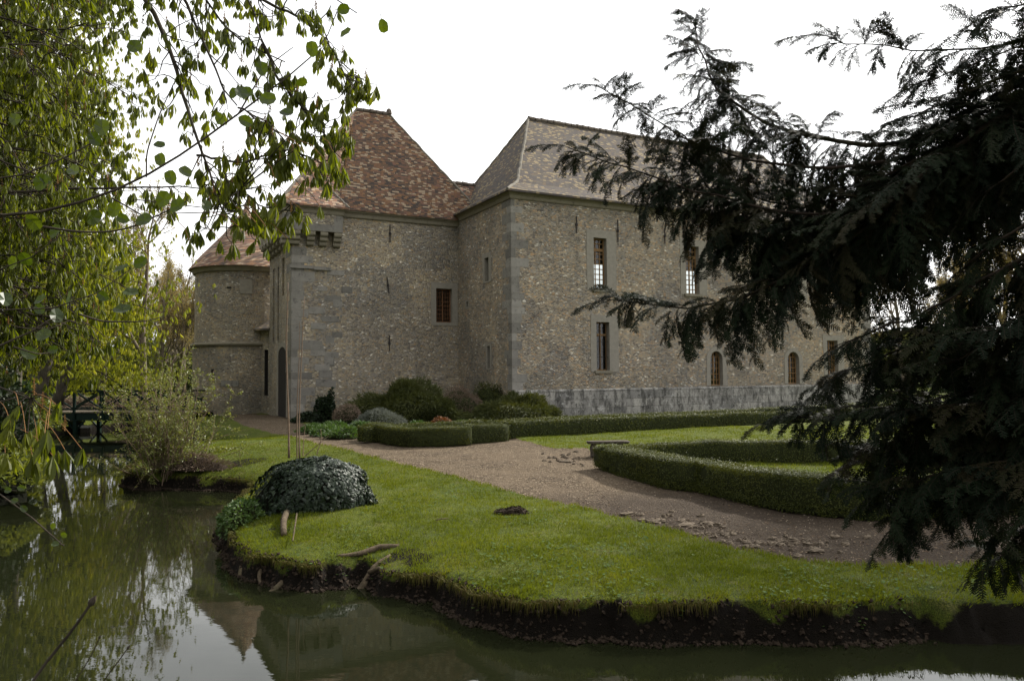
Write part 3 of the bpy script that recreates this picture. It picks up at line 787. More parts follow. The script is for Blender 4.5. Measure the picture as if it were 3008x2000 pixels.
M['perennial'] = m_leaf('perennial_leaf', [(.04, .075, .02), (.07, .12, .03), (.12, .16, .04)], .3, (1.1, 1.2, .5), .5, .3)
M['rust'] = m_leaf('rust_leaf', [(.12, .05, .02), (.18, .08, .03)], .2, (1.2, .9, .4), .6, .3)
M['dark_leaf'] = m_leaf('dark_evergreen_leaf', [(.012, .022, .009), (.02, .035, .012), (.035, .05, .015)], .15, (1.1, 1.1, .4), .5, .3)
M['spring'] = m_leaf('spring_leaf', [(.10, .125, .03), (.16, .185, .045), (.25, .27, .10)], .4, (1.3, 1.2, .4), .45, .4)
M['bark'] = m_bark('grey_bark', (.10, .085, .07))
M['bark_dark'] = m_bark('dark_bark', (.045, .036, .028))
M['twig'] = m_plain('shrub_twig', (.16, .115, .08), .85, .3, 30, .2)
M['root'] = m_bark('weathered_root', (.085, .065, .042), 14)
M['stone'] = m_plain('pale_path_stone', (.105, .083, .06), .93, .5, 11, .8)
M['soilm'] = m_plain('fresh_dark_soil', (.028, .020, .014), .97, .4, 22, 1.0)
M['green_paint'] = m_plain('dark_green_paint', (.006, .017, .012), .5, .3, 8, .15)
M['deck'] = m_plain('bridge_deck_boards', (.12, .10, .075), .85, .3, 9, .3)
M['bench'] = m_plain('worn_bench_stone', (.062, .052, .042), .9, .35, 16, .5)
M['concrete'] = m_plain('pale_concrete', (.5, .48, .44), .9, .15, 8, .3)

# ================================================================== MOAT OUTLINE (plan), LAWN, PATH
def W(px, py): return onz(px, py, -0.9)[:2]
wl = [(2400, 1886), (2200, 1892), (2050, 1886), (1900, 1897), (1800, 1884), (1700, 1888), (1600, 1872), (1520, 1868), (1450, 1840), (1390, 1832), (1340, 1806), (1300, 1788), (1269, 1765),
      (1225, 1762), (1200, 1748), (1130, 1744), (1100, 1722), (1060, 1708), (1030, 1712), (1000, 1728), (966, 1722), (930, 1732), (900, 1728), (845, 1724), (800, 1714), (780, 1702), (745, 1702),
      (710, 1685), (680, 1662), (663, 1636), (648, 1590), (668, 1530), (705, 1490), (730, 1464), (726, 1450), (690, 1444), (640, 1438), (600, 1443), (560, 1438), (520, 1441), (480, 1436),
      (440, 1440), (400, 1434), (365, 1428), (368, 1412), (420, 1385), (500, 1362), (580, 1352), (640, 1348), (690, 1352), (700, 1338), (672, 1326), (600, 1315), (560, 1300), (530, 1282), (500, 1268), (470, 1259)]
MOAT = [W(*p) for p in [(4200, 1900), (3400, 1890), (3008, 1893), (2700, 1880), (2550, 1890)] + wl]
MOAT += [W(400, 1258), W(300, 1261), W(200, 1268), W(140, 1285), W(110, 1320), W(60, 1375), W(0, 1430), W(-150, 1500), W(-500, 1640)]
MOAT += [np.array(p) for p in [(-11, 6.0), (-8, 4.6), (-4, 4.5), (0, 4.4), (4, 4.6), (8, 4.4), (14, 4.6), (16, 6.5)]]
MOAT = np.array(MOAT)
def sdist(X, Y, poly):                   # >0 outside the polygon
    d = np.full(X.shape, 1e9); ins = np.zeros(X.shape, bool); n = len(poly)
    for i in range(n):
        a, b_ = poly[i], poly[(i+1) % n]; e_ = b_-a
        t = np.clip(((X-a[0])*e_[0]+(Y-a[1])*e_[1])/(e_@e_+1e-12), 0, 1)
        d = np.minimum(d, np.hypot(X-a[0]-t*e_[0], Y-a[1]-t*e_[1]))
        if a[1] != b_[1]:
            c = ((a[1] > Y) != (b_[1] > Y)) & (X < (b_[0]-a[0])*(Y-a[1])/(b_[1]-a[1])+a[0])
            ins ^= c
    return np.where(ins, -d, d)
def moat_s(X, Y):
    s_ = sdist(X, Y, MOAT)
    return s_ + np.clip(1-np.abs(s_)/1.2, 0, 1)*(.20*fbm(X*1.3, Y*1.3, 2, 4)+.13*fbm(X*5, Y*5, 3, 2))
pathpx = [(640, 1214), (672, 1221), (714, 1240), (783, 1252), (844, 1270), (883, 1285), (929, 1301), (990, 1310), (1083, 1334), (1199, 1362), (1293, 1385), (1386, 1409), (1500, 1440), (1617, 1468), (1789, 1510), (1906, 1534), (2046, 1576),
          (2153, 1608), (2302, 1636), (2456, 1650), (2600, 1656), (2788, 1657), (2878, 1651), (2967, 1630), (3060, 1600), (3300, 1570), (3300, 1500), (2800, 1500), (2600, 1505), (2386, 1490), (2060, 1425), (1854, 1390), (1775, 1365), (1762, 1338), (1724, 1314),
          (1640, 1319), (1593, 1310), (1540, 1296), (1519, 1286), (1483, 1280), (1375, 1295), (1210, 1300), (1068, 1286), (1050, 1277), (959, 1268), (898, 1243), (862, 1226), (852, 1222), (800, 1216), (700, 1212)]
PATH = np.array([G(*p)[:2] for p in pathpx])
BED = np.array([G(*p)[:2] for p in [(862, 1226), (898, 1243), (959, 1268), (1050, 1278), (1068, 1262)]] + [(-1.2, 24.6), (14, 33.3), (19.5, 40.5)] + [C0[:2], C1[:2], C2[:2]])
def zground(X, Y, s_=None):
    if s_ is None: s_ = moat_s(X, Y)
    z = zlawn(X, Y) + .65*(1-sstep(2.0, 4.8, Y))
    z = z + .05*fbm(X*.5, Y*.5, 0, 3)*sstep(0, 3, s_) + .022*fbm(X*2.6, Y*2.6, 1, 3)
    far = sstep(13, 17, Y)*(1-sstep(-1, 2, X))
    z = z - far*.42*np.exp(-np.clip(s_, 0, 9)/1.3)
    roll = (.10+.10*sstep(-3.2, -1.2, X)*(1-sstep(-.6, .8, X))+.10*(1-sstep(-2.0, -.6, X))*(1-far))*np.exp(-np.clip(s_, 0, 9)/.6)
    z = z - roll
    dz = z+.9
    k = sstep(-.02, .16, s_)
    zb = -.9 - np.clip(-s_, 0, 1.2)*.9 - .04
    return np.where(s_ > .16, z, zb*(1-k)+k*z)
def seg(*a): return np.concatenate([np.arange(p, q, st) for p, q, st in a])
gx = np.r_[-3000, -1200, -500, -220, -120, seg((-80, -30, 4), (-30, -14, .5), (-14, -7, .14), (-7, 7.5, .055), (7.5, 14, .16), (14, 30, .6), (30, 82, 4)), 120, 220, 500, 1200, 3000]
gy = np.r_[-3000, -900, -250, seg((-80, -8, 6), (-8, 4, .5), (4, 7, .25), (7, 15, .055), (15, 25, .09), (25, 46, .3), (46, 90, 4)), 120, 220, 500, 1200, 3000]
GX, GY = np.meshgrid(gx, gy)
S_ = moat_s(GX, GY)
ZG_ = zground(GX, GY, S_)
PD = sdist(GX, GY, PATH) + .09*fbm(GX*2.2, GY*2.2, 5, 3)
ZG_ = ZG_ - .035*(1-sstep(-.15, .05, PD))
soil = np.clip(1.1-sstep(.02, .20, S_+.10*fbm(GX*3, GY*3, 4, 3)), 0, 1)
soil = np.maximum(soil, np.clip(-sdist(GX, GY, BED)*2, 0, .9))
soil = np.maximum(soil, .55*sstep(.35, .6, fbm(GX*1.1, GY*1.1, 8, 4)-.45*sstep(.3, 1.4, S_)))
for px, py, r_s in ((1505, 1503, .3), (1180, 1600, .30), (1230, 1615, .25), (1390, 1700, .3), (1340, 1690, .2), (720, 1332, .5), (760, 1330, .3)):
    p = G(px, py); soil = np.maximum(soil, .85*np.exp(-(((GX-p[0])**2+(GY-p[1])**2)/r_s**2)))
n_y, n_x = GX.shape
V = np.stack([GX, GY, ZG_], -1).reshape(-1, 3)
idx = np.arange(n_x*n_y).reshape(n_y, n_x)
FQ = np.stack([idx[:-1, :-1], idx[:-1, 1:], idx[1:, 1:], idx[1:, :-1]], -1).reshape(-1, 4)
pc = (PD[:-1, :-1]+PD[1:, 1:]+PD[:-1, 1:]+PD[1:, :-1]).reshape(-1)/4
def submesh(faces, attr):
    u, inv = np.unique(faces, return_inverse=True)
    return MB().add(V[u], inv.reshape(-1, 4), attr.reshape(-1)[u])
ground = submesh(FQ[pc >= 0], soil).build('ground', M['ground'], smooth=True)
tag(ground, 'lawn and earth banks around the castle moat', 'ground', kind='structure')
path_shade = sstep(19, 10, GY) if False else (1-sstep(10.5, 17, GY-.25*GX))  # shade painted into the gravel colour, deepening towards the near right
path = submesh(FQ[pc < 0], path_shade).build('path', M['gravel'], smooth=True)
tag(path, 'broad brown gravel path between lawn and clipped hedges', 'path', kind='structure')
b = MB(); b.add([(-60, -20, -.9), (60, -20, -.9), (60, 70, -.9), (-60, 70, -.9)], [[0, 1, 2, 3]])
water = b.build('water', M['water']); tag(water, 'still green moat water', 'water', kind='structure')
def zg(x, y): return float(zground(np.array([x]), np.array([y]))[0])

# ---------------------------------------------------------------- grass blades
def grass_field():
    rs = np.random.RandomState(11); N = 620000
    yy = 7.0*np.exp(rs.rand(N)*math.log(27/7.0)); xx = (rs.rand(N)*1.45-.70)*yy
    s_ = moat_s(xx, yy); pd = sdist(xx, yy, PATH)+.09*fbm(xx*2.2, yy*2.2, 5, 3); bd = sdist(xx, yy, BED)
    bare = sstep(.35, .6, fbm(xx*1.1, yy*1.1, 8, 4)-.45*sstep(.3, 1.4, s_))
    dens = .2+.8*sstep(-.45, .35, fbm(xx*1.7, yy*1.7, 9, 3)+.5*fbm(xx*7, yy*7, 9, 2))
    k = (s_ > .125) & (pd > -.03) & (bd > 0) & (rs.rand(N) > bare*.9) & (rs.rand(N) < dens)
    xx, yy, s_, pd = xx[k], yy[k], s_[k], pd[k]; n = len(xx)
    zz = zground(xx, yy, s_)
    edge = np.exp(-s_/.25)
    h = (.024+.040*rs.rand(n)**1.5+.05*edge*rs.rand(n)+.02*np.exp(-np.abs(pd)/.08))*(1+.6*np.clip(fbm(xx*2, yy*2, 4, 2), 0, 1))
    wd = .0035*(1+yy/14)
    an = rs.rand(n)*6.283; le = rs.rand(n)*.9
    base = np.stack([xx, yy, zz-.008], 1); dx = np.stack([np.cos(an), np.sin(an), 0*an], 1)*wd[:, None]
    la = rs.rand(n)*6.283
    tip = base+np.stack([np.cos(la)*h*le, np.sin(la)*h*le, h], 1)
    tip[:, 1] -= edge*h*1.0
    tip[:, 2] -= edge*h*.9*rs.rand(n)
    v = np.stack([base-dx, base+dx, tip], 1).reshape(-1, 3)
    a = np.clip(.36+.45*fbm(xx*.9, yy*.9, 6, 3)+.45*fbm(xx*4.5, yy*4.5, 7, 3)+.35*(rs.rand(n)-.5)+.25*edge, 0, 1)
    return MB().add(v, np.arange(n*3).reshape(-1, 3), np.repeat(a, 3))
tag(grass_field().build('grass', M['grass']), 'short mown grass with mossy edges', 'grass', kind='stuff')
# low clover-like rosettes in the lawn
def rosettes():
    rs = np.random.RandomState(12); N = 16000
    yy = 7.2*np.exp(rs.rand(N)*math.log(20/7.2)); xx = (rs.rand(N)*1.4-.66)*yy
    s_ = moat_s(xx, yy); pd = sdist(xx, yy, PATH)
    k = (s_ > .05) & (pd > .05) & (fbm(xx*.9, yy*.9, 12, 4) > .12)
    xx, yy, s_ = xx[k], yy[k], s_[k]; n = len(xx)
    tv = np.array([[0, -.5, 0], [.6, .0, .06], [0, .5, 0], [-.6, 0, .06]])*.03
    return MB().inst(tv, np.array([[0, 1, 2, 3]]), np.stack([xx, yy, zground(xx, yy, s_)+.022+.02*rs.rand(n)], 1), rot_rand(rs, n, .6), .6+rs.rand(n))
M['clover'] = m_leaf('clover_leaf', [(.04, .075, .018), (.06, .10, .022), (.09, .125, .03)], .25, (1.1, 1.2, .5), .7, .12)
tag(rosettes().build('clover', M['clover']), 'low leafy weeds scattered through the lawn', 'clover', kind='stuff')

# ---------------------------------------------------------------- hedges
LEAF4 = np.array([[0, -.5, 0], [.32, 0, .10], [0, .5, .02], [-.32, 0, .10]]); LF = np.array([[0, 1, 2, 3]])
def nrm2(v): return v/np.linalg.norm(v)
def hedge(label, pts, wd, hts, leaf, dens, z_off=0.0, seed=1):
    pts = np.array(pts, float); rs = np.random.RandomState(seed)
    d = np.r_[0, np.cumsum(np.linalg.norm(np.diff(pts, axis=0), axis=1))]; L = d[-1]; n = max(8, int(L/.16))
    t = np.linspace(0, L, n); c = np.stack([np.interp(t, d, pts[:, i]) for i in (0, 1)], 1)
    tg = np.gradient(c, axis=0); tg /= np.linalg.norm(tg, axis=1, keepdims=True); nr = np.stack([tg[:, 1], -tg[:, 0]], 1)
    hh = np.interp(t, np.linspace(0, L, len(hts)), hts); zb = zlawn(c[:, 0], c[:, 1])+z_off
    # rounded box section, a little narrower at the foot
    sec = [(-.44, 0.0), (-.5, .3), (-.5, .86), (-.42, 1.0), (0, 1.02), (.42, 1.0), (.5, .86), (.5, .3), (.44, 0.0)]
    m = len(sec); v = np.zeros((n, m, 3))
    for j, (o, z) in enumerate(sec):
        wob = .05*fbm(t*1.6, j*.7+seed, 0, 3)
        v[:, j, :2] = c+nr*(o*wd+np.sign(o)*wob)[:, None]; v[:, j, 2] = zb-.03+hh*z+(.05*fbm(t*1.1, seed*3.3, 1, 3) if z > .5 else 0)
    f = [[i*m+j, i*m+j+1, (i+1)*m+j+1, (i+1)*m+j] for i in range(n-1) for j in range(m-1)] + [list(range(m))[::-1], list(range((n-1)*m, n*m))]
    root = thing('box_hedge', (c[0, 0], c[0, 1], zb[0]), label, 'hedge', 'clipped box hedges')
    core = MB(); vv = v.copy(); ctr = vv.mean(1, keepdims=True); vv = ctr+(vv-ctr)*.93; core.add(vv.reshape(-1, 3), f)
    core.build('twigs', M['box_core'], root, smooth=True)
    tg0 = nrm2(c[-1]-c[0]); cs_ = c@tg0
    # leaves on all faces
    per = np.linalg.norm(np.diff(v, axis=1), axis=2).sum(1).mean()
    N = int(L*per*dens); i = rs.rand(N)*(n-1); j = rs.rand(N)*(m-1)
    i0, j0 = i.astype(int), j.astype(int); fi, fj = (i-i0)[:, None], (j-j0)[:, None]
    p = (v[i0, j0]*(1-fi)+v[i0+1, j0]*fi)*(1-fj)+(v[i0, j0+1]*(1-fi)+v[i0+1, j0+1]*fi)*fj
    Ne = int(wd*hh.mean()*dens)                       # end caps
    for end, sg in ((0, -1), (n-1, 1)):
        o = rs.rand(Ne)-.5; z = rs.rand(Ne); q = np.zeros((Ne, 3)); q[:, :2] = c[end]+nr[end]*(o*wd)[:, None]+tg[end]*sg*.01; q[:, 2] = zb[end]+z*hh[end]; p = np.r_[p, q]
    N = len(p); up = (p[:, 2]-np.interp(0, [0], [0]))
    p = p+rs.normal(0, .017, (N, 3))*(1+2.2*(rs.rand(N, 1) > .96)); keep = vnoise(p[:, 0]*5, p[:, 1]*5, p[:, 2]*5)+.5 > .16; p = p[keep]; N = len(p)
    sx_ = (p[:, :2]-np.stack([np.interp(p[:, 0]*tg0[0]+p[:, 1]*tg0[1], cs_, c[:, i]) for i in (0, 1)], 1)); zr = (p[:, 2]-zb.mean())/hh.mean(); nor = np.concatenate([sx_/(np.linalg.norm(sx_, axis=1, keepdims=True)+1e-9), np.zeros((N, 1))], 1); tp_ = (zr > .9)[:, None]; nor = np.where(tp_, np.array([0, 0, 1.0]), nor)
    lv = MB(); lv.inst(LEAF4, LF, p, rot_to(nor, rs, .42), leaf*(.7+.6*rs.rand(N)), np.clip(.45+.5*(vnoise(p[:, 0]*3, p[:, 1]*3, p[:, 2]*3))+.35*(rs.rand(N)-.5), 0, 1))
    lv.build('foliage', M['box'], root)
    return root
hedge('low box hedge whose corner bends out over the gravel path left of the bench', [G(1072, 1286)[:2]+[.1, .3], G(1150, 1302)[:2]+[0, .2], G(1210, 1311)[:2]+[.05, .25], G(1300, 1310)[:2]+[0, .28], G(1372, 1304)[:2]+[0, .25]], .5, [.47, .5, .5, .52, .52], .03, 1500, seed=2)
hedge('short box hedge end showing between the bent hedge and the long front hedge', [(-1.35, 22.05), (-.75, 22.35), (-.22, 22.65)], .5, [.5, .5, .48], .03, 1500, seed=3)
hedge('long low box hedge along the lawn, nearer of the two running beside the castle', [(-.2, 23.3), (2.0, 24.4), (6, 26.6), (12.4, 29.95), (18, 33)], .5, [.5, .5, .46, .46, .5], .045, 800, seed=4)
hedge('long low box hedge nearest the castle plinth, behind a narrow bed', [(-4.45, 22.75), (-2.9, 23.6), (-1.2, 24.5), (3, 26.9), (13.9, 33.4), (18, 35.8)], .45, [.45, .45, .45, .45, .5, .5], .045, 800, seed=5)
hp_ = [G(1768, 1372)[:2]+[.15, .3], G(1854, 1403)[:2]+[.12, .3], G(1990, 1438)[:2]+[.12, .26], G(2060, 1440)[:2]+[.12, .30], G(2246, 1487)[:2]+[.12, .28], G(2386, 1510)[:2]+[.12, .26], G(2560, 1528)[:2]+[.1, .25], G(2850, 1515)[:2]+[.1, .3], G(3300, 1490)[:2]]
hedge('thick dark box hedge along the right of the path, running under the yew', hp_, .62, [.47, .52, .55, .56, .58, .6, .62, .6, .6], .027, 3200, seed=6)
hedge('box hedge behind the dark one, meeting it in a point at the bench', [(2.05, 17.0), (3.0, 17.6), (4.4, 17.9), (5.8, 17.9), (7.6, 17.8), (11, 17.5)], .5, [.48, .5, .5, .48, .5, .5], .03, 1800, seed=7)

# ---------------------------------------------------------------- mounded shrubs
def dome_pts(rs, n, c, rx, ry, h, lump=.18, low=0.0, seed=0, shell=.12):
    a = rs.rand(n)*6.283; u = rs.rand(n)**.8
    el = np.arcsin(np.clip(low+(1-low)*rs.rand(n), -1, 1))
    d = np.stack([np.cos(el)*np.cos(a), np.cos(el)*np.sin(a), np.sin(el)], 1)
    r_ = 1+lump*fbm(d[:, 0]*2.2+seed, d[:, 1]*2.2, d[:, 2]*2.2+seed, 3)-shell*rs.rand(n)
    wd_ = np.where(h < .8*rx, 1.28-.4*d[:, 2], 1.0)[:, None]*np.array([1, 1, 0])+np.array([0, 0, 1.0])
    p = np.array(c)+d*wd_*r_[:, None]*np.array([rx, ry, h])
    return p, d, a
def dome_core(c, rx, ry, h, k=.86, lump=.18, seed=0, nn=20):
    a = np.linspace(0, 6.283, nn+1)[:-1]; e_ = np.linspace(-.1, math.pi/2, 9); v = []
    for q in e_:
        for s_ in a:
            d = np.array([math.cos(q)*math.cos(s_), math.cos(q)*math.sin(s_), math.sin(q)])
            v.append(np.array(c)+d*(1+lump*float(fbm(d[0]*2.2+seed, d[1]*2.2, d[2]*2.2+seed, 3)))*k*np.array([rx, ry, h])*((1.28-.4*d[2] if h < .8*rx else 1.0) if True else 1)*np.array([1, 1, 1/(1.28-.4*d[2]) if h < .8*rx else 1]))
    f = [[i*nn+j, i*nn+(j+1) % nn, (i+1)*nn+(j+1) % nn, (i+1)*nn+j] for i in range(8) for j in range(nn)]
    return MB().add(v, f)
def mound(name, label, cat, c, rx, ry, h, leafL, leafW, n, mat, core, seed, droop=.5, lump=.2, group=None, low=0.02):
    rs = np.random.RandomState(seed); root = thing(name, c, label, cat, group)
    dome_core(c, rx, ry, h, .85, lump, seed).build('stems', core, root, smooth=True)
    p, d, a = dome_pts(rs, n, c, rx, ry, h, lump, low, seed)
    tv = np.array([[0, 0, 0], [.5, .4, .06], [0, 1, 0], [-.5, .4, .06]])*np.array([leafW, leafL, leafL])
    out = np.stack([d[:, 0], d[:, 1], d[:, 2]*.5-droop*rs.rand(n)], 1)+rs.normal(0, .45, (n, 3)); out /= np.linalg.norm(out, axis=1, keepdims=True)
    sd_ = np.cross(out, d+rs.normal(0, .3, (n, 3))); sd_ /= np.linalg.norm(sd_, axis=1, keepdims=True); nn_ = np.cross(sd_, out)
    rot = np.stack([sd_, out, nn_], -1)
    lf = MB(); lf.inst(tv, LF, p, rot, .6+.8*rs.rand(n), np.clip(.45+.7*vnoise(p[:, 0]*2.5, p[:, 1]*2.5, p[:, 2]*2.5)+.4*(rs.rand(n)-.5), 0, 1))
    lf.build('foliage', mat, root)
    return root
def at(px, py, z=0.0): return onz(px, py, z)
mound('juniper_shrub', 'large spreading dark green juniper mound against the gatehouse wall', 'shrub', P(1195, 1232, 30.6)*[1, 1, 0], 2.0, 1.4, 1.45, .20, .03, 19000, M['juniper'], M['box_core'], 21, .3, .62)
mound('juniper_shrub', 'lower juniper mound at the corner of the long castle wing', 'shrub', P(1510, 1232, 31.0)*[1, 1, 0], 1.75, 1.2, 1.0, .18, .03, 14000, M['juniper'], M['box_core'], 22, .3, .62)
mound('grey_shrub', 'silvery grey leaved shrub in front of the big juniper', 'shrub', P(1110, 1242, 28.0)*[1, 1, 0], .85, .7, .66, .07, .02, 7500, M['grey_leaf'], M['box_core'], 23, .2, .3)
mound('grey_shrub', 'small clipped grey shrub with bare stems beside the dark ivy clump', 'shrub', P(1018, 1238, 28.6)*[1, 1, 0]+[0, 0, .25], .52, .5, .55, .06, .02, 3500, M['dry'], M['box_core'], 24, .2, .3)
mound('ivy_clump', 'upright dark evergreen clump against the gatehouse wall', 'shrub', P(958, 1228, 31.2)*[1, 1, 0], .42, .36, 1.25, .09, .07, 3000, M['dark_leaf'], M['ivy_core'], 25, .2, .75)
mound('ivy_clump', 'low dark creeper at the foot of the gatehouse corner', 'shrub', P(915, 1222, 32.5)*[1, 1, 0], .7, .4, .35, .09, .07, 1600, M['dark_leaf'], M['ivy_core'], 26, .2, .3)
mound('rust_shrub', 'small rusty leaved shrub in the bed behind the bent hedge', 'shrub', P(1300, 1240, 26.6)*[1, 1, 0], .42, .35, .40, .08, .05, 900, M['rust'], M['box_core'], 27, .2, .3)
mound('bare_shrub', 'thin twiggy brown shrub in the corner between gatehouse and wing', 'shrub', P(1350, 1228, 33.6)*[1, 1, 0], .95, .8, 1.35, .10, .018, 5200, M['dry'], M['box_core'], 28, -.4, .35)
mound('bare_shrub', 'dark olive climber over the short castle wall by the corner', 'shrub', P(1440, 1222, 34.6)*[1, 1, 0], .9, .5, 1.5, .09, .03, 3600, M['juniper'], M['box_core'], 29, -.2, .4)
k_ = 0
for px, py, d_, rx, h, lab in ((925, 1250, 26.8, .5, .22, 'low green flowering plant nearest the gatehouse end of the path'), (965, 1262, 25.4, .5, .26, 'leafy green bedding plant on the path edge left of the bent hedge'),
                         (1015, 1272, 24.4, .55, .3, 'spreading green plant touching the bent hedge'), (1060, 1256, 25.6, .45, .38, 'yellowish green plant under the silvery shrub'),
                         (985, 1246, 27.0, .5, .3, 'dark green plant below the clipped grey shrub'), (1225, 1240, 26.2, .3, .3, 'fresh green daffodil clump behind the bent hedge'), (1360, 1242, 27.4, .6, .25, 'low pale green plants behind the rusty shrub')):
    k_ += 1
    mound('garden_plant', lab, 'plant', P(px, py, d_)*[1, 1, 0]+[0, 0, -.03], rx, rx*.8, h, .10, .035, 1400, M['perennial'], M['box_core'], 40+k_, -.2, .35, 'bedding plants by the path')

# ---------------------------------------------------------------- ivy covered stump with suckers
sc_ = G(925, 1490); sc_[1] += .3; sc_[2] = zg(sc_[0], sc_[1])-.05
IV = thing('ivy_stump', sc_, 'tree stump buried under a mound of dark glossy ivy on the bank', 'tree stump')
def ivy_shape(d):                         # mound leaning down to the water on its left
    s_ = 1+.24*fbm(d[:, 0]*2.4+3, d[:, 1]*2.4, d[:, 2]*2.4, 3)
    p = d*s_[:, None]*np.array([.98, .72, .92])
    flat = np.clip(p[:, 2]-.62, 0, 1); p[:, 2] -= flat*.35
    p[:, 0] += -.12*(1-np.clip(p[:, 2], 0, 1))
    low = np.clip(-d[:, 0]-.1, 0, 1)*(1-np.clip(p[:, 2], 0, .6)/.6); p[:, 2] -= low*.75; p[:, 0] -= low*.30; p[:, 1] -= low*.12
    return p
def sph(rs, n, low):
    a = rs.rand(n)*6.283; z = low+(1-low)*rs.rand(n); r_ = np.sqrt(1-z*z)
    return np.stack([r_*np.cos(a), r_*np.sin(a), z], 1)
nn = 26; a = np.linspace(0, 6.283, nn+1)[:-1]; dd = np.array([[math.cos(q)*math.cos(s_), math.cos(q)*math.sin(s_), math.sin(q)] for q in np.linspace(-.15, 1.5, 10) for s_ in a])
b = MB(); b.add(sc_+ivy_shape(dd)*.92, [[i*nn+j, i*nn+(j+1) % nn, (i+1)*nn+(j+1) % nn, (i+1)*nn+j] for i in range(9) for j in range(nn)])
b.build('stump', M['ivy_core'], IV, smooth=True)
rs = np.random.RandomState(31); n = 9500; d = sph(rs, n, -.10); p = sc_+ivy_shape(d)*(1+.04*rs.rand(n))[:, None]
tv = np.array([[0, -.05, 0], [.5, .1, .05], [.34, .45, .0], [0, 1., -.1], [-.34, .45, .0], [-.5, .1, .05], [0, .35, .06]])*.06
tf = np.array([[0, 1, 2, 6], [6, 2, 3, 3], [6, 3, 4, 4], [0, 6, 4, 5]])
tf3 = np.array([[0, 1, 6], [1, 2, 6], [2, 3, 6], [3, 4, 6], [4, 5, 6], [5, 0, 6]])
dn_ = np.stack([d[:, 0]*.5, d[:, 1]*.5, -np.ones(n)], 1)+rs.normal(0, .35, (n, 3)); nn_ = d+rs.normal(0, .28, (n, 3)); nn_ /= np.linalg.norm(nn_, axis=1, keepdims=True)
yv = dn_-nn_*(dn_*nn_).sum(1, keepdims=True); yv /= np.linalg.norm(yv, axis=1, keepdims=True); xv = np.cross(yv, nn_)
b = MB(); b.inst(tv, tf3, p, np.stack([xv, yv, nn_], -1), .4+1.0*rs.rand(n)**1.3); b.build('ivy', M['ivy'], IV)
for (px, py), (qx, qy), r0, r1 in (((842, 1512), (834, 1562), .05, .045), ((872, 1515), (860, 1582), .014, .009)):
    a_ = G(px, py); c_ = G(qx, qy); a_[2] += .04; m_ = (a_+c_)/2+[rs.normal(0, .03), 0, .02]
    b = MB(); b.tube(smooth_line([a_, m_, c_-[0, 0, .03]], 8), np.linspace(r0, r1, 8), 8); b.build('root', M['root'], IV, smooth=True)
for k, (line, r0, lab) in enumerate((([(849, 1345), (848, 1240), (843, 1110), (840, 1010), (845, 900), (846, 830)], .021, 'leftmost tall bare sapling stem rising from the ivy mound'),
                      ([(873, 1345), (872, 1250), (874, 1150), (880, 1040), (880, 945)], .014, 'shorter middle bare sapling stem rising from the ivy mound'),
                      ([(880, 1345), (878, 1250), (881, 1150), (887, 1020), (894, 875)], .016, 'rightmost bare sapling stem rising from the ivy mound'))):
    ps = smooth_line([P(x, y, sc_[1]-.05*k) for x, y in line], 16)
    b = MB(); b.tube(ps, np.linspace(r0, r0*.35, 16), 6)
    sap = b.build('sapling', M['twig'], None, smooth=True); tag(sap, lab, 'sapling', 'sapling stems on the ivy stump')
for line, lab in (([(895, 1340), (940, 1300), (965, 1280)], 'thin bare shoot leaning right from the ivy mound'), ([(890, 1340), (892, 1290), (897, 1250)], 'thin upright bare shoot beside the sapling stems'), ([(930, 1335), (945, 1290), (942, 1260)], 'thin curved bare shoot at the top of the ivy mound')):
    b = MB(); b.tube(smooth_line([P(x, y, sc_[1]-.1) for x, y in line], 8), np.linspace(.009, .004, 8), 5); tag(b.build('shoot', M['twig']), lab, 'shoot', 'shoots on the ivy stump')
# small leafy growth on the stump's water side
mound('bank_weed', 'leafy green weeds hanging over the water left of the ivy stump', 'plant', onz(700, 1545, -.55)+[0, .2, -.15], .35, .45, .55, .06, .035, 1800, M['perennial'], M['box_core'], 33, .3, .35)

# ---------------------------------------------------------------- exposed roots, molehill, stones, stick
def root_obj(name, label, cat, px_line, r_, zoff, mat='root'):
    ps = []
    for (x, y), dz in zip(px_line, zoff): q = G(x, y); q[2] = zg(q[0], q[1])+dz; ps.append(q)
    b = MB(); ps = smooth_line(ps, 14); ps[:, 2] += .012*vnoise(np.arange(14)*.9, 3.3); b.tube(ps, np.interp(np.linspace(0, 1, 14), np.linspace(0, 1, len(r_)), r_), 8)
    return tag(b.build(name, M[mat], smooth=True), label, cat, 'exposed tree roots')
root_obj('exposed_root', 'long brown exposed root lying across the lawn, upper of the pair', 'root', [(990, 1598), (1060, 1590), (1110, 1582), (1172, 1581)], [.02, .035, .045, .03], [.0, .02, .03, .0])
root_obj('exposed_root', 'forked weathered root lying below the long one on the bank', 'root', [(1005, 1630), (1060, 1618), (1100, 1608), (1146, 1598)], [.03, .06, .04, .02], [-.02, .03, .03, .01])
root_obj('exposed_root', 'thin root curling down to the right of the forked root', 'root', [(1085, 1612), (1115, 1618), (1140, 1636)], [.035, .025, .014], [.03, .02, -.01])
def wroot(label, pts, r_):
    b = MB(); b.tube(smooth_line(pts, 12), np.interp(np.linspace(0, 1, 12), np.linspace(0, 1, len(r_)), r_), 7); tag(b.build('exposed_root', M['root'], smooth=True), label, 'root', 'exposed tree roots')
wroot('pale root dipping into the water at the bank tip, the longest one', [P(840, 1700, 10.35), P(815, 1725, 10.15), P(785, 1745, 10.0), P(772, 1765, 9.85)], [.05, .04, .028, .012])
wroot('stubby pale root hanging over the water left of the bank tip', [P(718, 1650, 11.0), P(712, 1672, 10.85), P(704, 1698, 10.75)], [.05, .05, .035])
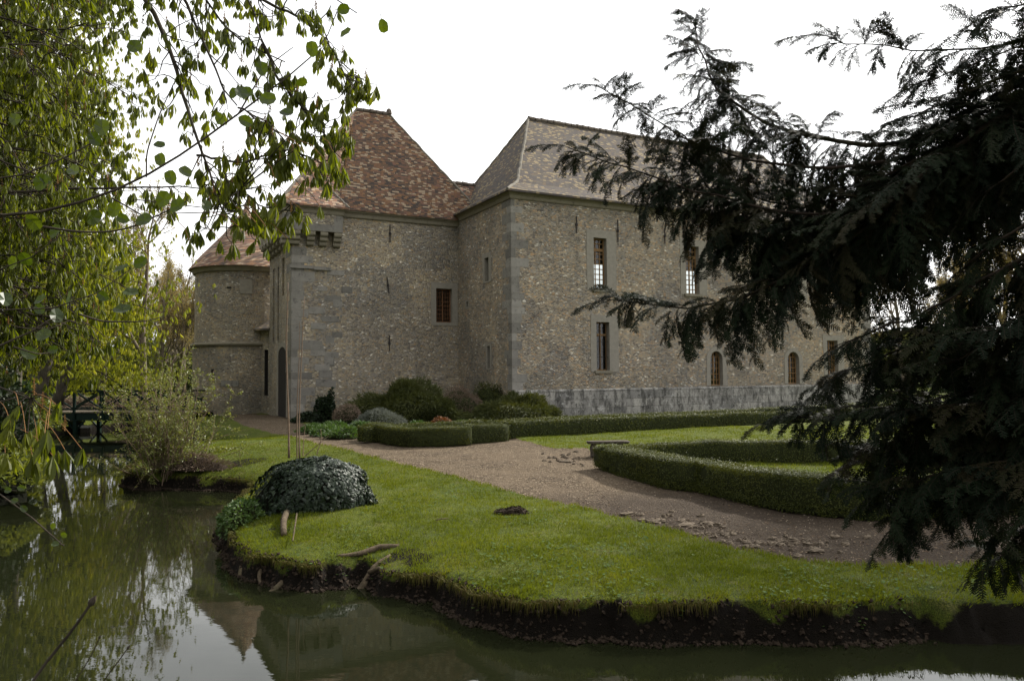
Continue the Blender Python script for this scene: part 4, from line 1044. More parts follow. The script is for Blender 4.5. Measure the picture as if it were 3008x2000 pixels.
wroot('curved thin root hanging from the bank between the two others', [P(768, 1668, 10.6), P(760, 1690, 10.5), P(764, 1712, 10.4), P(770, 1722, 10.3)], [.03, .028, .022, .014])
def rock_mesh(rs, c, sx, sy, sz, rz):
    b = MB(); nn, mm = 9, 5; v = []
    for i in range(mm+1):
        q = -.3+(math.pi/2+.3)*i/mm
        for j in range(nn):
            s_ = 6.283*j/nn; d = np.array([math.cos(q)*math.cos(s_), math.cos(q)*math.sin(s_), math.sin(q)]); e_ = 1+rs.uniform(-.22, .22)
            v.append(np.sign(d)*np.abs(d)**.75*e_)
    v = np.array(v)*[sx, sy, sz]; cr, sr = math.cos(rz), math.sin(rz); v = v@np.array([[cr, sr, 0], [-sr, cr, 0], [0, 0, 1]])
    f = [[i*nn+j, i*nn+(j+1) % nn, (i+1)*nn+(j+1) % nn, (i+1)*nn+j] for i in range(mm) for j in range(nn)]+[list(range(mm*nn, mm*nn+nn))]
    return b.add(v+np.array(c), f, rs.rand())
rs = np.random.RandomState(51)
mc = G(1503, 1508); b = MB(); b.add(*(lambda m_: (m_.v[0], [f_.ravel() for f_ in m_.f]))(dome_core((0, 0, 0), .24, .16, .12, 1.0, .5, 4, 24))); b.v[0] = b.v[0]+[mc[0], mc[1], zg(mc[0], mc[1])-.01]
n = 700; p, d, a_ = dome_pts(rs, n, (mc[0], mc[1], zg(mc[0], mc[1])-.01), .25, .17, .13, .5, 0, 4); b.inst(LEAF4, LF, p, rot_rand(rs, n, 1.5), .02+.03*rs.rand(n))
tag(b.build('molehill', M['soilm']), 'fresh dark molehill on the lawn below the path', 'molehill')
named = [(1845, 1505, .18, 'broad flat rock at the edge of the lawn, darkest of the cluster'), (1924, 1522, .17, 'dark lipped flat stone right of the broad rock'), (2078, 1533, .13, 'bright pale stone standing alone in the middle of the path'),
         (2398, 1608, .16, 'long flat stone in the dark part of the path under the yew'), (1664, 1352, .22, 'flat pale slab in the gravel left of the bench'), (1672, 1332, .07, 'small white stone just behind the flat slab near the bench'), (2018, 1535, .2, 'long low stone left of the bright pale stone')]
for px, py, s_, lab in named:
    q = G(px, py); tag(rock_mesh(rs, (q[0], q[1], zg(q[0], q[1])-.03), s_*.72, s_*.55, .042, rs.rand()*.6-.3).build('path_stone', M['stone']), lab, 'stone', 'flat stones in the path')
for i in range(150):
    c_ = [(1900, 1525, 110, 26), (2050, 1550, 130, 34), (2300, 1585, 220, 34), (1660, 1345, 60, 16)][i % 4 if i < 110 else 1+i % 2]
    px, py = c_[0]+rs.normal(0, .5)*c_[2], c_[1]+rs.normal(0, .5)*c_[3]
    q = G(px, py)
    if sdist(np.array([q[0]]), np.array([q[1]]), PATH)[0] > -.15: continue
    s_ = rs.uniform(.02, .06)
    tag(rock_mesh(rs, (q[0], q[1], zg(q[0], q[1])-.035), s_*1.3, s_, .03+.16*s_, rs.rand()*3).build('path_stone', M['stone']), 'small flat pale stone half buried in the gravel path', 'stone', 'small stones half buried in the path')
def gravel_bits():
    rs = np.random.RandomState(61); N = 26000
    yy = 9*np.exp(rs.rand(N)*math.log(26/9.)); xx = (rs.rand(N)*1.1-.42)*yy
    k = sdist(xx, yy, PATH) < -.02; xx, yy = xx[k], yy[k]; n = len(xx)
    tv = np.array([[1, 0, 0], [0, 1, 0], [-1, 0, 0], [0, -1, 0], [0, 0, .7]])*.011; tf = np.array([[0, 1, 4], [1, 2, 4], [2, 3, 4], [3, 0, 4]])
    sc = (.4+.9*rs.rand(n)**2)*(1+.3*(rs.rand(n) > .97))
    return MB().inst(tv, tf, np.stack([xx, yy, zground(xx, yy)-.034], 1), rotz(rs.rand(n)*6.28), sc)
M['pebble'] = (lambda k: k.principled(k.ramp(k.rnd(), [(0, (.04, .028, .019)), (.6, (.10, .073, .05)), (.95, (.27, .22, .165))]), .95))(NT('pebbles'))
tag(gravel_bits().build('gravel', M['pebble']), 'loose pebbles on the gravel path', 'gravel', kind='stuff')
def litter():
    rs = np.random.RandomState(62); N = 15000
    yy = 8*np.exp(rs.rand(N)*math.log(26/8.)); xx = (rs.rand(N)*1.2-.5)*yy
    pd = sdist(xx, yy, PATH); k = (pd < -.02) & (fbm(xx*1.3, yy*1.3, 21, 4) > -.1); xx, yy = xx[k], yy[k]; n = len(xx)
    return MB().inst(LEAF4*[.8, 1.3, 1], LF, np.stack([xx, yy, zground(xx, yy)-.02], 1), rot_rand(rs, n, .5), .018+.032*rs.rand(n))
M['litter'] = m_leaf('dead_leaf_litter', [(.05, .032, .02), (.09, .058, .034), (.15, .105, .065), (.24, .19, .13)], .05, (1, 1, 1), .85, .1)
tag(litter().build('leaf_litter', M['litter']), 'dead leaves and bits of straw strewn on the path', 'leaf litter', kind='stuff')
# crumbling earth, rootlets and hanging turf along the cut bank
def bank_line(n, rs):
    i0 = 3; pts = MOAT[i0:i0+50]; d = np.r_[0, np.cumsum(np.linalg.norm(np.diff(pts, axis=0), axis=1))]; t = rs.rand(n)*d[-1]
    return np.stack([np.interp(t, d, pts[:, i]) for i in (0, 1)], 1)
def clods():
    rs = np.random.RandomState(63); n = 9000; q = bank_line(n, rs)+rs.normal(0, .10, (n, 2)); s_ = moat_s(q[:, 0], q[:, 1]); k = (s_ > -.10) & (s_ < .22); q, s_ = q[k], s_[k]; n = len(q)
    z = np.minimum(zground(q[:, 0], q[:, 1], s_), -.56+.08*rs.rand(n)); z = np.where(s_ < .02, -.90+.02*rs.rand(n), z)
    tv = np.array([[1, 0, 0], [0, 1, 0], [-1, 0, 0], [0, -1, 0], [0, 0, 1], [0, 0, -1]])*.02; tf = np.array([[0, 1, 4], [1, 2, 4], [2, 3, 4], [3, 0, 4], [1, 0, 5], [2, 1, 5], [3, 2, 5], [0, 3, 5]])
    return MB().inst(tv*[1, 1, .7], tf, np.stack([q[:, 0], q[:, 1], z], 1), rot_rand(rs, n, 1.5), .4+1.6*rs.rand(n)**2)
tag(clods().build('earth_clods', M['soilm']), 'dark crumbled earth along the waterline of the cut bank', 'earth', kind='stuff')
M['turf'] = m_leaf('dry_hanging_turf', [(.018, .017, .005), (.04, .040, .008), (.07, .072, .012), (.10, .075, .03)], .3, (1.1, 1.1, .5), .8, .1)
def hanging_turf():
    rs = np.random.RandomState(64); n = 26000; q = bank_line(n, rs)+rs.normal(0, .07, (n, 2)); s_ = moat_s(q[:, 0], q[:, 1]); tuft = fbm(q[:, 0]*2.3, q[:, 1]*2.3, 31, 4)
    k = (s_ > .02) & (s_ < .26) & (tuft+.3*rs.rand(n) > .08); q, s_, tuft = q[k], s_[k], tuft[k]; n = len(q)
    z = zground(q[:, 0], q[:, 1], np.maximum(s_, .17)); e_ = .02
    gxx = moat_s(q[:, 0]+e_, q[:, 1])-s_; gyy = moat_s(q[:, 0], q[:, 1]+e_)-s_; g = -np.stack([gxx, gyy], 1); g /= np.linalg.norm(g, axis=1, keepdims=True)+1e-6
    L = .02+.05*rs.rand(n)*(1+1.8*np.clip(tuft, 0, 1)); a = rs.normal(0, 1.1, n); ca, sa = np.cos(a), np.sin(a); o = np.stack([g[:, 0]*ca-g[:, 1]*sa, g[:, 0]*sa+g[:, 1]*ca], 1)
    base = np.stack([q[:, 0], q[:, 1], z-.01], 1); side = np.stack([-o[:, 1], o[:, 0], 0*L], 1)*.004
    mid = base+np.concatenate([o*(L*.5)[:, None], (L*.32)[:, None]], 1); tip = base+np.concatenate([o*(L*(.75+.3*rs.rand(n)))[:, None], (-L*(.4+1.3*rs.rand(n)))[:, None]], 1)
    v = np.stack([base-side, base+side, mid+side, mid-side, tip], 1).reshape(-1, 3); i = np.arange(n)*5
    f = np.concatenate([np.stack([i, i+1, i+2], 1), np.stack([i, i+2, i+3], 1), np.stack([i+3, i+2, i+4], 1)])
    return MB().add(v, f, np.repeat(np.clip(.45+.5*rs.rand(n)+.3*tuft, 0, 1), 5))
tag(hanging_turf().build('hanging_turf', M['turf']), 'long grass hanging over the edge of the cut bank', 'grass', kind='stuff')
q = G(1298, 1532); b = MB(); b.tube([q+[-.09, -.03, .03], q+[0, 0, .045], q+[.10, .05, .04]], [.008, .009, .006], 5); tag(b.build('fallen_stick', M['root']), 'short pale stick lying on the lawn above the roots', 'stick')

# ---------------------------------------------------------------- stone bench
bc = G(1782, 1338); bc[1] = 19.2; bc[0] = (1782-1504)/2285*19.2; bc[2] = zg(bc[0], bc[1])-.03
bench = thing('stone_bench', bc, 'low worn stone bench standing at the point of the box hedges', 'bench')
zs_ = P(1782, 1298, 19.2)[2]
b = MB(); rs = np.random.RandomState(71); nn = 16; v = []
for lay, z in enumerate((zs_-.035, zs_-.015, zs_+.02, zs_+.03)):
    g_ = (.93, 1, 1, .95)[lay]
    for i in range(nn):
        a_ = 6.283*i/nn; sx = abs(math.cos(a_))**.35*math.copysign(1, math.cos(a_)); sy = abs(math.sin(a_))**.35*math.copysign(1, math.sin(a_))
        v.append([bc[0]+.53*g_*sx+.01*rs.randn(), bc[1]+.19*g_*sy+.01*rs.randn(), z+.004*rs.randn()])
b.add(v, [[l*nn+j, l*nn+(j+1) % nn, (l+1)*nn+(j+1) % nn, (l+1)*nn+j] for l in range(3) for j in range(nn)]+[list(range(nn))[::-1], list(range(3*nn, 4*nn))])
b.build('seat', M['bench'], bench)
for sgn, off in ((-1, -.36), (1, .30)):
    prof = [(0, -.0, .13), (.02*sgn, .08, .085), (.05*sgn, .2, .06), (-.0*sgn, .27, .10), (-.02*sgn, zs_-.035-bc[2], .15)]
    b = MB(); v = []
    for o, z, w_ in prof:
        for sx, sy in ((-1, -1), (1, -1), (1, 1), (-1, 1)): v.append([bc[0]+off+o+sx*w_*.5, bc[1]+sy*.14, bc[2]+z])
    b.add(v, [[i*4+j, i*4+(j+1) % 4, i*4+4+(j+1) % 4, i*4+4+j] for i in range(4) for j in range(4)]+[[3, 2, 1, 0], [16, 17, 18, 19]]); b.build('leg', M['bench'], bench)

# ---------------------------------------------------------------- footbridge
BL, BR = np.array([(178-1504)/2285*41.3, 41.3, .15]), np.array([(600-1504)/2285*39.6, 39.6, .12])
bd = BR-BL; Lb = np.linalg.norm(bd); bd /= Lb; bn = np.array([bd[1], -bd[0], 0])
bridge = thing('footbridge', BL, 'dark green wooden footbridge with crossed railings over the moat', 'footbridge')
b = MB(); nb = int(Lb/.18)
for i in range(nb): b.beam(BL+bd*(i+.5)*Lb/nb-bn*.98, BL+bd*(i+.5)*Lb/nb+bn*.98, Lb/nb-.012, .05)
b.build('deck', M['deck'], bridge)
for s_ in (-1, 1):
    b = MB(); b.beam(BL+bn*s_*.85-[0, 0, .23], BR+bn*s_*.85-[0, 0, .23], .16, .36); b.build('beam', M['green_paint'], bridge)
    nb = 5; stp = Lb/nb
    b = MB(); b.beam(BL+bn*s_*.95+[0, 0, 1.08], BR+bn*s_*.95+[0, 0, 1.08], .10, .07); b.build('handrail', M['green_paint'], bridge)
    b = MB(); b.beam(BL+bn*s_*.95+[0, 0, .16], BR+bn*s_*.95+[0, 0, .16], .07, .07); b.build('lower_rail', M['green_paint'], bridge)
    for i in range(nb+1):
        q = BL+bd*min(max(i*stp, .06), Lb-.06)+bn*s_*.95; b = MB(); b.beam(q-[0, 0, .36], q+[0, 0, 1.04], .11, .11); b.build('post', M['green_paint'], bridge)
        if i < nb:
            q2 = BL+bd*((i+1)*stp)+bn*s_*.95
            b = MB(); b.beam(q+[0, 0, .2]+bd*.05, q2+[0, 0, 1.04]-bd*.05, .05, .07); b.build('brace', M['green_paint'], bridge)
            b = MB(); b.beam(q+[0, 0, 1.04]+bd*.05+bn*.03, q2+[0, 0, .2]-bd*.05+bn*.03, .05, .07); b.build('brace', M['green_paint'], bridge)
    q = BL+bd*(Lb*.2)+bn*s_*.85
    b = MB(); b.beam(q-[0, 0, 1.9], q-[0, 0, .42], .18, .18); b.build('pier', M['green_paint'], bridge)
    for sg in (-1, 1):
        b = MB(); b.beam(q-[0, 0, .95], q+bd*sg*.55-[0, 0, .43], .07, .08); b.build('pier_brace', M['green_paint'], bridge)
q = P(251, 1262, 40.6)
wb = thing('concrete_block', (q[0], q[1], -.9), 'small pale slab on a block standing in the water under the footbridge', 'block')
b = MB(); b.box((q[0], q[1], -.80), (.36, .3, .24)); b.build('base', M['bench'], wb)
b = MB(); b.box((q[0], q[1], -.61), (.58, .4, .13)); b.build('slab', M['concrete'], wb)

# ================================================================== TREES
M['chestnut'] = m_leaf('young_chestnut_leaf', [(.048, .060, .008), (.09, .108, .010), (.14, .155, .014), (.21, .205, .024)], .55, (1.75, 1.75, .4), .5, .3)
M['chestnut_far'] = m_leaf('sun_tinted_chestnut_leaf', [(.10, .115, .012), (.17, .19, .018), (.25, .26, .026), (.33, .29, .04)], .5, (1.55, 1.5, .4), .55, .25)  # brighter copy of the chestnut leaf, sunlight put into its colour
M['flower'] = m_plain('chestnut_flower_spike', (.16, .085, .03), .8, .3, 30, .1)
M['petiole'] = m_plain('orange_leaf_stalk', (.15, .075, .025), .6, .2, 30, .1)
M['alder'] = m_leaf('round_alder_leaf', [(.022, .036, .006), (.034, .052, .007), (.05, .07, .009)], .4, (1.8, 1.7, .35), .4, .4)
M['yew'] = m_leaf('yew_needles', [(.004, .008, .004), (.007, .013, .005), (.011, .019, .007), (.024, .020, .008)], .10, (1.1, 1.2, .5), .65, .08)
M['yew_bark'] = m_bark('yew_bark', (.03, .022, .017))
M['bud'] = m_leaf('opening_tree_buds', [(.19, .16, .065), (.27, .23, .09), (.33, .27, .12), (.27, .18, .10)], .45, (1.2, 1.1, .6), .7, .2)
M['far_bark'] = m_bark('pale_tree_bark', (.13, .105, .08))
M['far_leaf'] = m_leaf('far_wood_leaf', [(.05, .055, .03), (.075, .08, .035), (.10, .10, .05)], .3, (1.1, 1.1, .6), .8, .1)

def nrm(v): return v/(np.linalg.norm(v)+1e-9)
def grow(rs, mb, p, d, L, r, lev, tips, wob=.25, up=.0, kids=(4, 6), ratio=.62, ang=(.5, 1.0), nseg=6, k=5, minr=.004):
    pts = [np.array(p, float)]; d = nrm(np.array(d, float)); dirs = [d]
    for i in range(nseg):
        d = nrm(d+rs.normal(0, wob, 3)*(L/nseg)**.3*.5+np.array([0, 0, up])/nseg)
        pts.append(pts[-1]+d*L/nseg); dirs.append(d)
    rr = np.linspace(r, max(minr, r*(.45 if lev else .3)), nseg+1)
    mb.tube(np.array(pts), rr, k if r > .03 else 3, rs.rand(), cap=False)
    if lev == 0: tips.append((np.array(pts), d)); return
    n = rs.randint(kids[0], kids[1]+1)
    for i in range(n):
        f = .28+.72*(i+rs.rand())/n; x = f*nseg; j = min(int(x), nseg-1)
        q = pts[j]+(pts[j+1]-pts[j])*(x-j); a = rs.uniform(*ang); ax = nrm(np.cross(dirs[j], rs.normal(0, 1, 3)))
        nd = dirs[j]*math.cos(a)+ax*math.sin(a)
        grow(rs, mb, q, nd, L*ratio*rs.uniform(.7, 1.15)*(1.1-.35*f), max(minr, rr[j]*.6), lev-1, tips, wob, up, kids, ratio, ang, max(3, nseg-1), k, minr)
    grow(rs, mb, pts[-1], d, L*ratio*.8, rr[-1], lev-1, tips, wob, up, kids, ratio, ang, max(3, nseg-1), k, minr)

# ---------------------------------------------------------------- horse chestnut leaf: five folded leaflets hanging like a shut umbrella
def chest_template(rs, nl=5, seg=4, W_=.25):
    v, f = [], []
    for i in range(nl):
        a = 6.283*i/nl+rs.uniform(-.4, .4); spread = rs.uniform(.10, .42); L = rs.uniform(.72, 1.0); w_ = W_*rs.uniform(.8, 1.15)
        o = np.array([math.cos(a), math.sin(a), 0]); side = np.array([-o[1], o[0], 0]); b0 = len(v)
        for s_ in range(seg+1):
            t = s_/seg; out = spread*(t*1.25-.55*t*t); wd = w_*(math.sin(min(1, t*.95+.05)*math.pi*.5)**1.3 if t < .66 else (1-t)*2.2+.04)*.62
            c = o*out*L+np.array([0, 0, -L*t*(1-.1*t)])
            v += [c-side*wd+o*wd*.45, c, c+side*wd+o*wd*.45]
        for s_ in range(seg):
            q = b0+3*s_; f += [[q, q+1, q+4, q+3], [q+1, q+2, q+5, q+4]]
    return np.array(v), np.array(f)
rch = np.random.RandomState(77)
CH = [chest_template(rch) for _ in range(6)]
CHF = [chest_template(rch, 4, 2, .26) for _ in range(4)]
def put_units(mb, temps, pos, sc, rs, tilt=.35, base=.45, lump=.5, ls=.8):
    pos = np.asarray(pos); n = len(pos); which = rs.randint(0, len(temps), n); sc = np.broadcast_to(sc, (n,))
    a = np.clip(base+lump*vnoise(pos[:, 0]*ls, pos[:, 1]*ls, pos[:, 2]*ls)+.35*(rs.rand(n)-.5), 0, 1)
    for i, (tv, tf) in enumerate(temps):
        k = which == i; m = int(k.sum())
        if m: mb.inst(tv, tf, pos[k], rot_rand(rs, m, tilt), sc[k]*(.7+.6*rs.rand(m)), a[k])
def spike(mb, p, h, rs):                  # upright unopened flower candle
    t = np.linspace(0, 1, 4); mb.tube(np.array(p)[None]+np.stack([0*t, 0*t, t*h], 1), .006*(1-.7*t), 4)
    n = 14; z = rs.rand(n); a = rs.rand(n)*6.28; q = np.array(p)+np.stack([np.cos(a)*.022*(1-z), np.sin(a)*.022*(1-z), z*h], 1)
    tv = np.array([[1, 0, 0], [-.5, .87, 0], [-.5, -.87, 0], [0, 0, 1.2], [0, 0, -1.2]])*.008
    mb.inst(tv, np.array([[0, 1, 3], [1, 2, 3], [2, 0, 3], [1, 0, 4], [2, 1, 4], [0, 2, 4]]), q)

CT = np.array([-13.6, 12.0, 0]); CT[2] = zg(CT[0], CT[1])
chestnut = thing('chestnut_tree', CT, 'big chestnut tree with drooping young leaves hanging over the moat from the left', 'tree')
trunk = MB(); rsC = np.random.RandomState(101)
tp = smooth_line([CT-[0, 0, .3], CT+[.1, .2, 3], CT+[.5, .1, 6.5], CT+[.7, .5, 10], CT+[1.2, .4, 14]], 16)
trunk.tube(tp, np.linspace(.48, .12, 16), 12)
limb = MB(); leaves = MB(); spikes = MB(); STK = []; units, usz = [], []
def traced(pxs, d0, d1, r0, r1, start=None, n=24):
    ps = [P(x, y, d0+(d1-d0)*i/(len(pxs)-1)) for i, (x, y) in enumerate(pxs)]
    if start is not None: ps = [np.array(s_) for s_ in start]+ps
    ps = smooth_line(ps, n+6*(0 if start is None else len(start))); ps[1:] += rsC.normal(0, .012, ps[1:].shape)
    limb.tube(ps, np.linspace(r0, r1, len(ps)), 7); return ps
def twigs(ps, n, L, sc, f0=.25, droop=1.0, spk=.25, side=None, per=4):
    for i in range(int(n*.8)):
        f = f0+(1-f0)*rsC.rand(); x = f*(len(ps)-1); j = min(int(x), len(ps)-2); p = ps[j]+(ps[j+1]-ps[j])*(x-j)
        t = nrm(ps[j+1]-ps[j]); d = nrm(t*.5+rsC.normal(0, .8, 3)+[0, 0, .1]); l_ = L*rsC.uniform(.5, 1.3); m = 6; q = [p]
        for s_ in range(m): d = nrm(d+rsC.normal(0, .22, 3)+[0, 0, -.16*droop*(1 if s_ < m-2 else -1.6)]); q.append(q[-1]+d*l_/m)
        q = np.array(q); limb.tube(q, np.linspace(.009, .004, m+1), 4, cap=False)
        for s_ in range(per):
            w_ = q[-1] if s_ < per-1 else q[rsC.randint(2, m)]
            w2 = w_+rsC.normal(0, .04, 3)+[0, 0, -.02]
            limb.tube(np.array([w_, (w_+w2)/2+[0, 0, .015], w2]), .0025, 3, cap=False)
            units.append(w2); usz.append(sc)
        if rsC.rand() < spk: spike(spikes, q[-1], .13, rsC)
tz = lambda h: CT+np.array([.5, .2, h])
top = [tz(6.8), (-9.6, 11.2, 8.6), (-6.4, 10.0, 8.3)]
L1 = traced([(448, 0), (471, 84), (504, 154), (522, 224), (536, 280), (555, 336), (574, 396), (592, 429), (601, 471), (611, 518), (625, 569), (653, 634), (699, 667)], 9.6, 9.0, .10, .008, top, 30)
L2 = traced([(555, 0), (578, 56), (592, 98), (597, 145), (625, 196), (639, 233), (662, 280), (699, 317)], 9.4, 9.2, .10, .008, [tz(7.2), (-9.2, 10.8, 9.2), (-5.6, 9.6, 8.2)], 24)
L3 = traced([(611, 0), (630, 51), (662, 93), (700, 126), (746, 149), (793, 168), (840, 185)], 9.2, 9.0, .07, .007, [tz(7.6), (-9, 10.4, 9.6), (-5, 9.4, 8.2)], 22)
L4 = traced([(746, 0), (755, 37), (760, 93), (769, 131), (800, 200), (850, 260)], 9.0, 8.8, .06, .006, [tz(8.0), (-8.8, 10.2, 10), (-4.4, 9.2, 8.0)], 20)
L5 = traced([(980, -20), (1010, 10), (1030, 28), (1045, 45)], 9.2, 9.2, .04, .006, [tz(8.6), (-8, 10, 10.5), (-3.6, 9.4, 7.6)], 14)
L6 = traced([(-60, 575), (154, 556), (280, 552), (420, 548), (513, 553), (606, 557), (690, 548)], 11.5, 10.0, .045, .006, [tz(4.6)], 24)
L7 = traced([(578, 457), (653, 471), (723, 478), (793, 452), (839, 434), (905, 460), (975, 488)], 9.1, 8.6, .016, .005, None, 18)
L8 = traced([(653, 471), (662, 512), (690, 560), (705, 620)], 9.1, 8.9, .014, .005, None, 12)
L9 = traced([(758, 0), (860, 40), (940, 90), (1000, 190), (1040, 260)], 9.3, 9.0, .03, .005, [(-4.0, 9.4, 7.4)], 18)
L10 = traced([(769, 131), (830, 250), (900, 330), (960, 400), (985, 480)], 9.0, 8.7, .02, .005, None, 18)
L11 = traced([(699, 317), (770, 360), (840, 400)], 9.1, 8.9, .012, .005, None, 10)
L12 = traced([(700, 560), (760, 600), (830, 620), (870, 600)], 9.0, 8.4, .012, .005, None, 12)
for ps, n, L in ((L1, 95, .5), (L2, 66, .5), (L3, 54, .5), (L4, 54, .5), (L5, 14, .2), (L6, 60, .4), (L7, 26, .32), (L8, 15, .3), (L9, 50, .38), (L10, 40, .36), (L11, 15, .32), (L12, 18, .26)):
    twigs(ps, n, L, .18, .38 if len(ps) > 40 else .15)
# right hand cluster with orange stalks
for px, py in ((860, 470), (905, 490), (960, 500), (985, 480), (930, 560), (800, 640), (830, 600), (880, 650), (940, 640), (790, 700), (845, 735), (760, 690), (815, 560), (700, 700), (640, 745), (560, 745), (470, 690)):
    p = P(px+rsC.normal(0, 6), py-35, 7.6+rsC.rand()); c = p+np.array([-.25*rsC.rand()-.1, .1, .16+.1*rsC.rand()])
    STK.append((np.array([c, (c+p)/2+[0, 0, .04], p]), .004)); units.append(p); usz.append(.2)
    limb.tube(np.array([c, c+[-.1, .1, .12], L12[0] if px > 740 else L8[-1]]), [.004, .006, .006], 4)
# low drooping cluster at the left edge
low = traced([(-200, 1080), (0, 1130), (90, 1150), (150, 1180), (200, 1230)], 7.2, 6.6, .03, .006, [tz(3.4)], 16)
for (a_, b_, c_, d_) in ((95, 1160, 165, 1188), (110, 1185, 240, 1318), (60, 1260, 155, 1338), (120, 1230, 190, 1320), (0, 1180, 30, 1240), (20, 1250, 45, 1290), (100, 1230, 110, 1300), (80, 1290, 95, 1340), (130, 1160, 115, 1240), (150, 1170, 140, 1260), (60, 1180, 75, 1270), (10, 1270, 15, 1330), (140, 1210, 130, 1290), (40, 1150, 55, 1190)):
    c, p = P(a_, b_, 6.7), P(c_, d_, 6.3+.5*rsC.rand()); STK.append((smooth_line([c, (c+p)/2+[0, 0, .05], p], 6), .0032)); units += [p, p+rsC.normal(0, .03, 3)]; usz += [.23, .19]
    lw = low[np.argmin(np.linalg.norm(low-c, axis=1))]; limb.tube(np.array([c, (c+lw)/2+[0, 0, .02], lw]), .005, 4)
for px, py in ((100, 1130), (125, 1170), (190, 1235), (135, 1290)): spike(spikes, P(px, py+30, 6.6), .14, rsC)
# dense crown over the left of the picture: boughs sweeping down from the trunk
def inpoly(px, py, poly):
    c = False; n = len(poly)
    for i in range(n):
        x1, y1 = poly[i]; x2, y2 = poly[(i+1) % n]
        if (y1 > py) != (y2 > py) and px < (x2-x1)*(py-y1)/(y2-y1)+x1: c = not c
    return c
DN = [(-350, -250), (370, -250), (385, 60), (410, 200), (400, 380), (370, 470), (350, 560), (390, 680), (400, 760), (390, 860), (370, 960), (320, 1030), (200, 1050), (60, 1030), (-100, 1100), (-350, 900)]
nb = 0
while nb < 150:
    px, py = rsC.uniform(-350, 460), rsC.uniform(-250, 1080)
    if not inpoly(px, py, DN): continue
    d_ = rsC.uniform(10.5, 19); e_ = P(px, py, d_)
    if e_[2] < 1.2: continue
    s_ = CT+np.array([.3, .2, np.clip(e_[2]*.8+rsC.uniform(0, 3), 2.5, 12)]); mid = (s_+e_)/2+np.array([0, 0, rsC.uniform(.3, 1.6)])
    ps = smooth_line([s_, mid, e_+[-.3, .2, .25], e_], 18); ps[2:] += rsC.normal(0, .03, ps[2:].shape)
    limb.tube(ps, np.linspace(.045, .008, 18), 5); nb += 1
    twigs(ps, 34, .75, .20, .45, 1.0, .3)
# finer rear layer closing the gaps
for i in range(2600):
    px, py = rsC.uniform(-300, 430), rsC.uniform(-200, 1000)
    if inpoly(px, py, DN) and rsC.rand() < np.clip((470-px)/230, .1, 1): units.append(P(px, py, rsC.uniform(14, 22))+[0, 0, 0]); usz.append(.26)
put_units(leaves, CH, units, np.array(usz), rsC, .45, .42, .7, .9)
trunk.build('trunk', M['bark'], chestnut, smooth=True); limb.build('branches', M['bark_dark'], chestnut, smooth=True)
leaves.build('foliage', M['chestnut'], chestnut); spikes.build('flower_spikes', M['flower'], chestnut)
for q_, r_s in STK: b = MB(); b.tube(q_, r_s, 5); b.build('leaf_stalk', M['petiole'], chestnut, smooth=True)

# ---------------------------------------------------------------- far chestnuts by the bridge
def far_chestnut(label, base, top_, spread, nun, seed, sc=.3, r=.28, crown_lo=.25, mat='chestnut_far'):
    rs = np.random.RandomState(seed); t = thing('chestnut_tree', base, label, 'tree')
    tr = MB(); ps = smooth_line([base-np.array([0, 0, .3]), base+(top_-base)*.35+[.15, 0, 0], base+(top_-base)*.7, top_], 12); tr.tube(ps, np.linspace(r, .08, 12), 9); tr.build('trunk', M['bark'], t, smooth=True)
    br = MB(); un = []
    H = np.linalg.norm(top_-base)
    for i in range(34):
        f = crown_lo+(1-crown_lo)*rs.rand(); q = base+(top_-base)*f; a = rs.rand()*6.28; l_ = spread*(1.15-.55*f)*rs.uniform(.6, 1.1)
        e_ = q+np.array([math.cos(a)*l_, math.sin(a)*l_, rs.uniform(-.28, .2)*l_]); m = smooth_line([q, (q+e_)/2+[0, 0, .2*l_], e_], 8); br.tube(m, np.linspace(.05, .012, 8), 4)
        c = rs.randint(2, 5)
        for j in range(c):
            cc_ = m[rs.randint(3, 8)]+rs.normal(0, .5, 3); n = nun//(34*3); k = rs.normal(0, 1, (n, 3))*np.array([.75, .75, .5])*rs.uniform(.5, 1.0)*spread/3.2; un.append(cc_+k)
    br.build('branches', M['bark_dark'], t, smooth=True)
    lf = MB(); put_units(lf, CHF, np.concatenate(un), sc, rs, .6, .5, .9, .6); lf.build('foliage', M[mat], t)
    return t
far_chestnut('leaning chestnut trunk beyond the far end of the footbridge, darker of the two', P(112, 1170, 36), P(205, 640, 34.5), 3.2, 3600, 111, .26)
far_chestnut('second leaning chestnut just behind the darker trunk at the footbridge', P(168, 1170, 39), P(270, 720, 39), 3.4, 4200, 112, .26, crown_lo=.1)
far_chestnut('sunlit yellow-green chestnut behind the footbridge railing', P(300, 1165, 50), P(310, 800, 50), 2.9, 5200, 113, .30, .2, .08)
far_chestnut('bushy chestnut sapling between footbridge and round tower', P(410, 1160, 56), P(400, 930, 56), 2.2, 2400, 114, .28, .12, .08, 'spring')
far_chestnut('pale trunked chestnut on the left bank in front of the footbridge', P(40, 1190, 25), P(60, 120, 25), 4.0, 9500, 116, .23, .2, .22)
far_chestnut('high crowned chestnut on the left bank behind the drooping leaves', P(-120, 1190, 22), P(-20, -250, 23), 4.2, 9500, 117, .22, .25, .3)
far_chestnut('unseen tall chestnut added beyond the right edge of the view to shade the near lawn', np.array([28.5, 26.5, -.1]), np.array([28.2, 26.5, 25]), 6.2, 7000, 118, .42, .4, .6)  # unseen tree added for the shade it throws on the near right
far_chestnut('tall chestnut at the left edge beyond the moat', P(-60, 1180, 30), P(-20, 300, 30), 5.0, 5200, 115, .26, .3, .15)

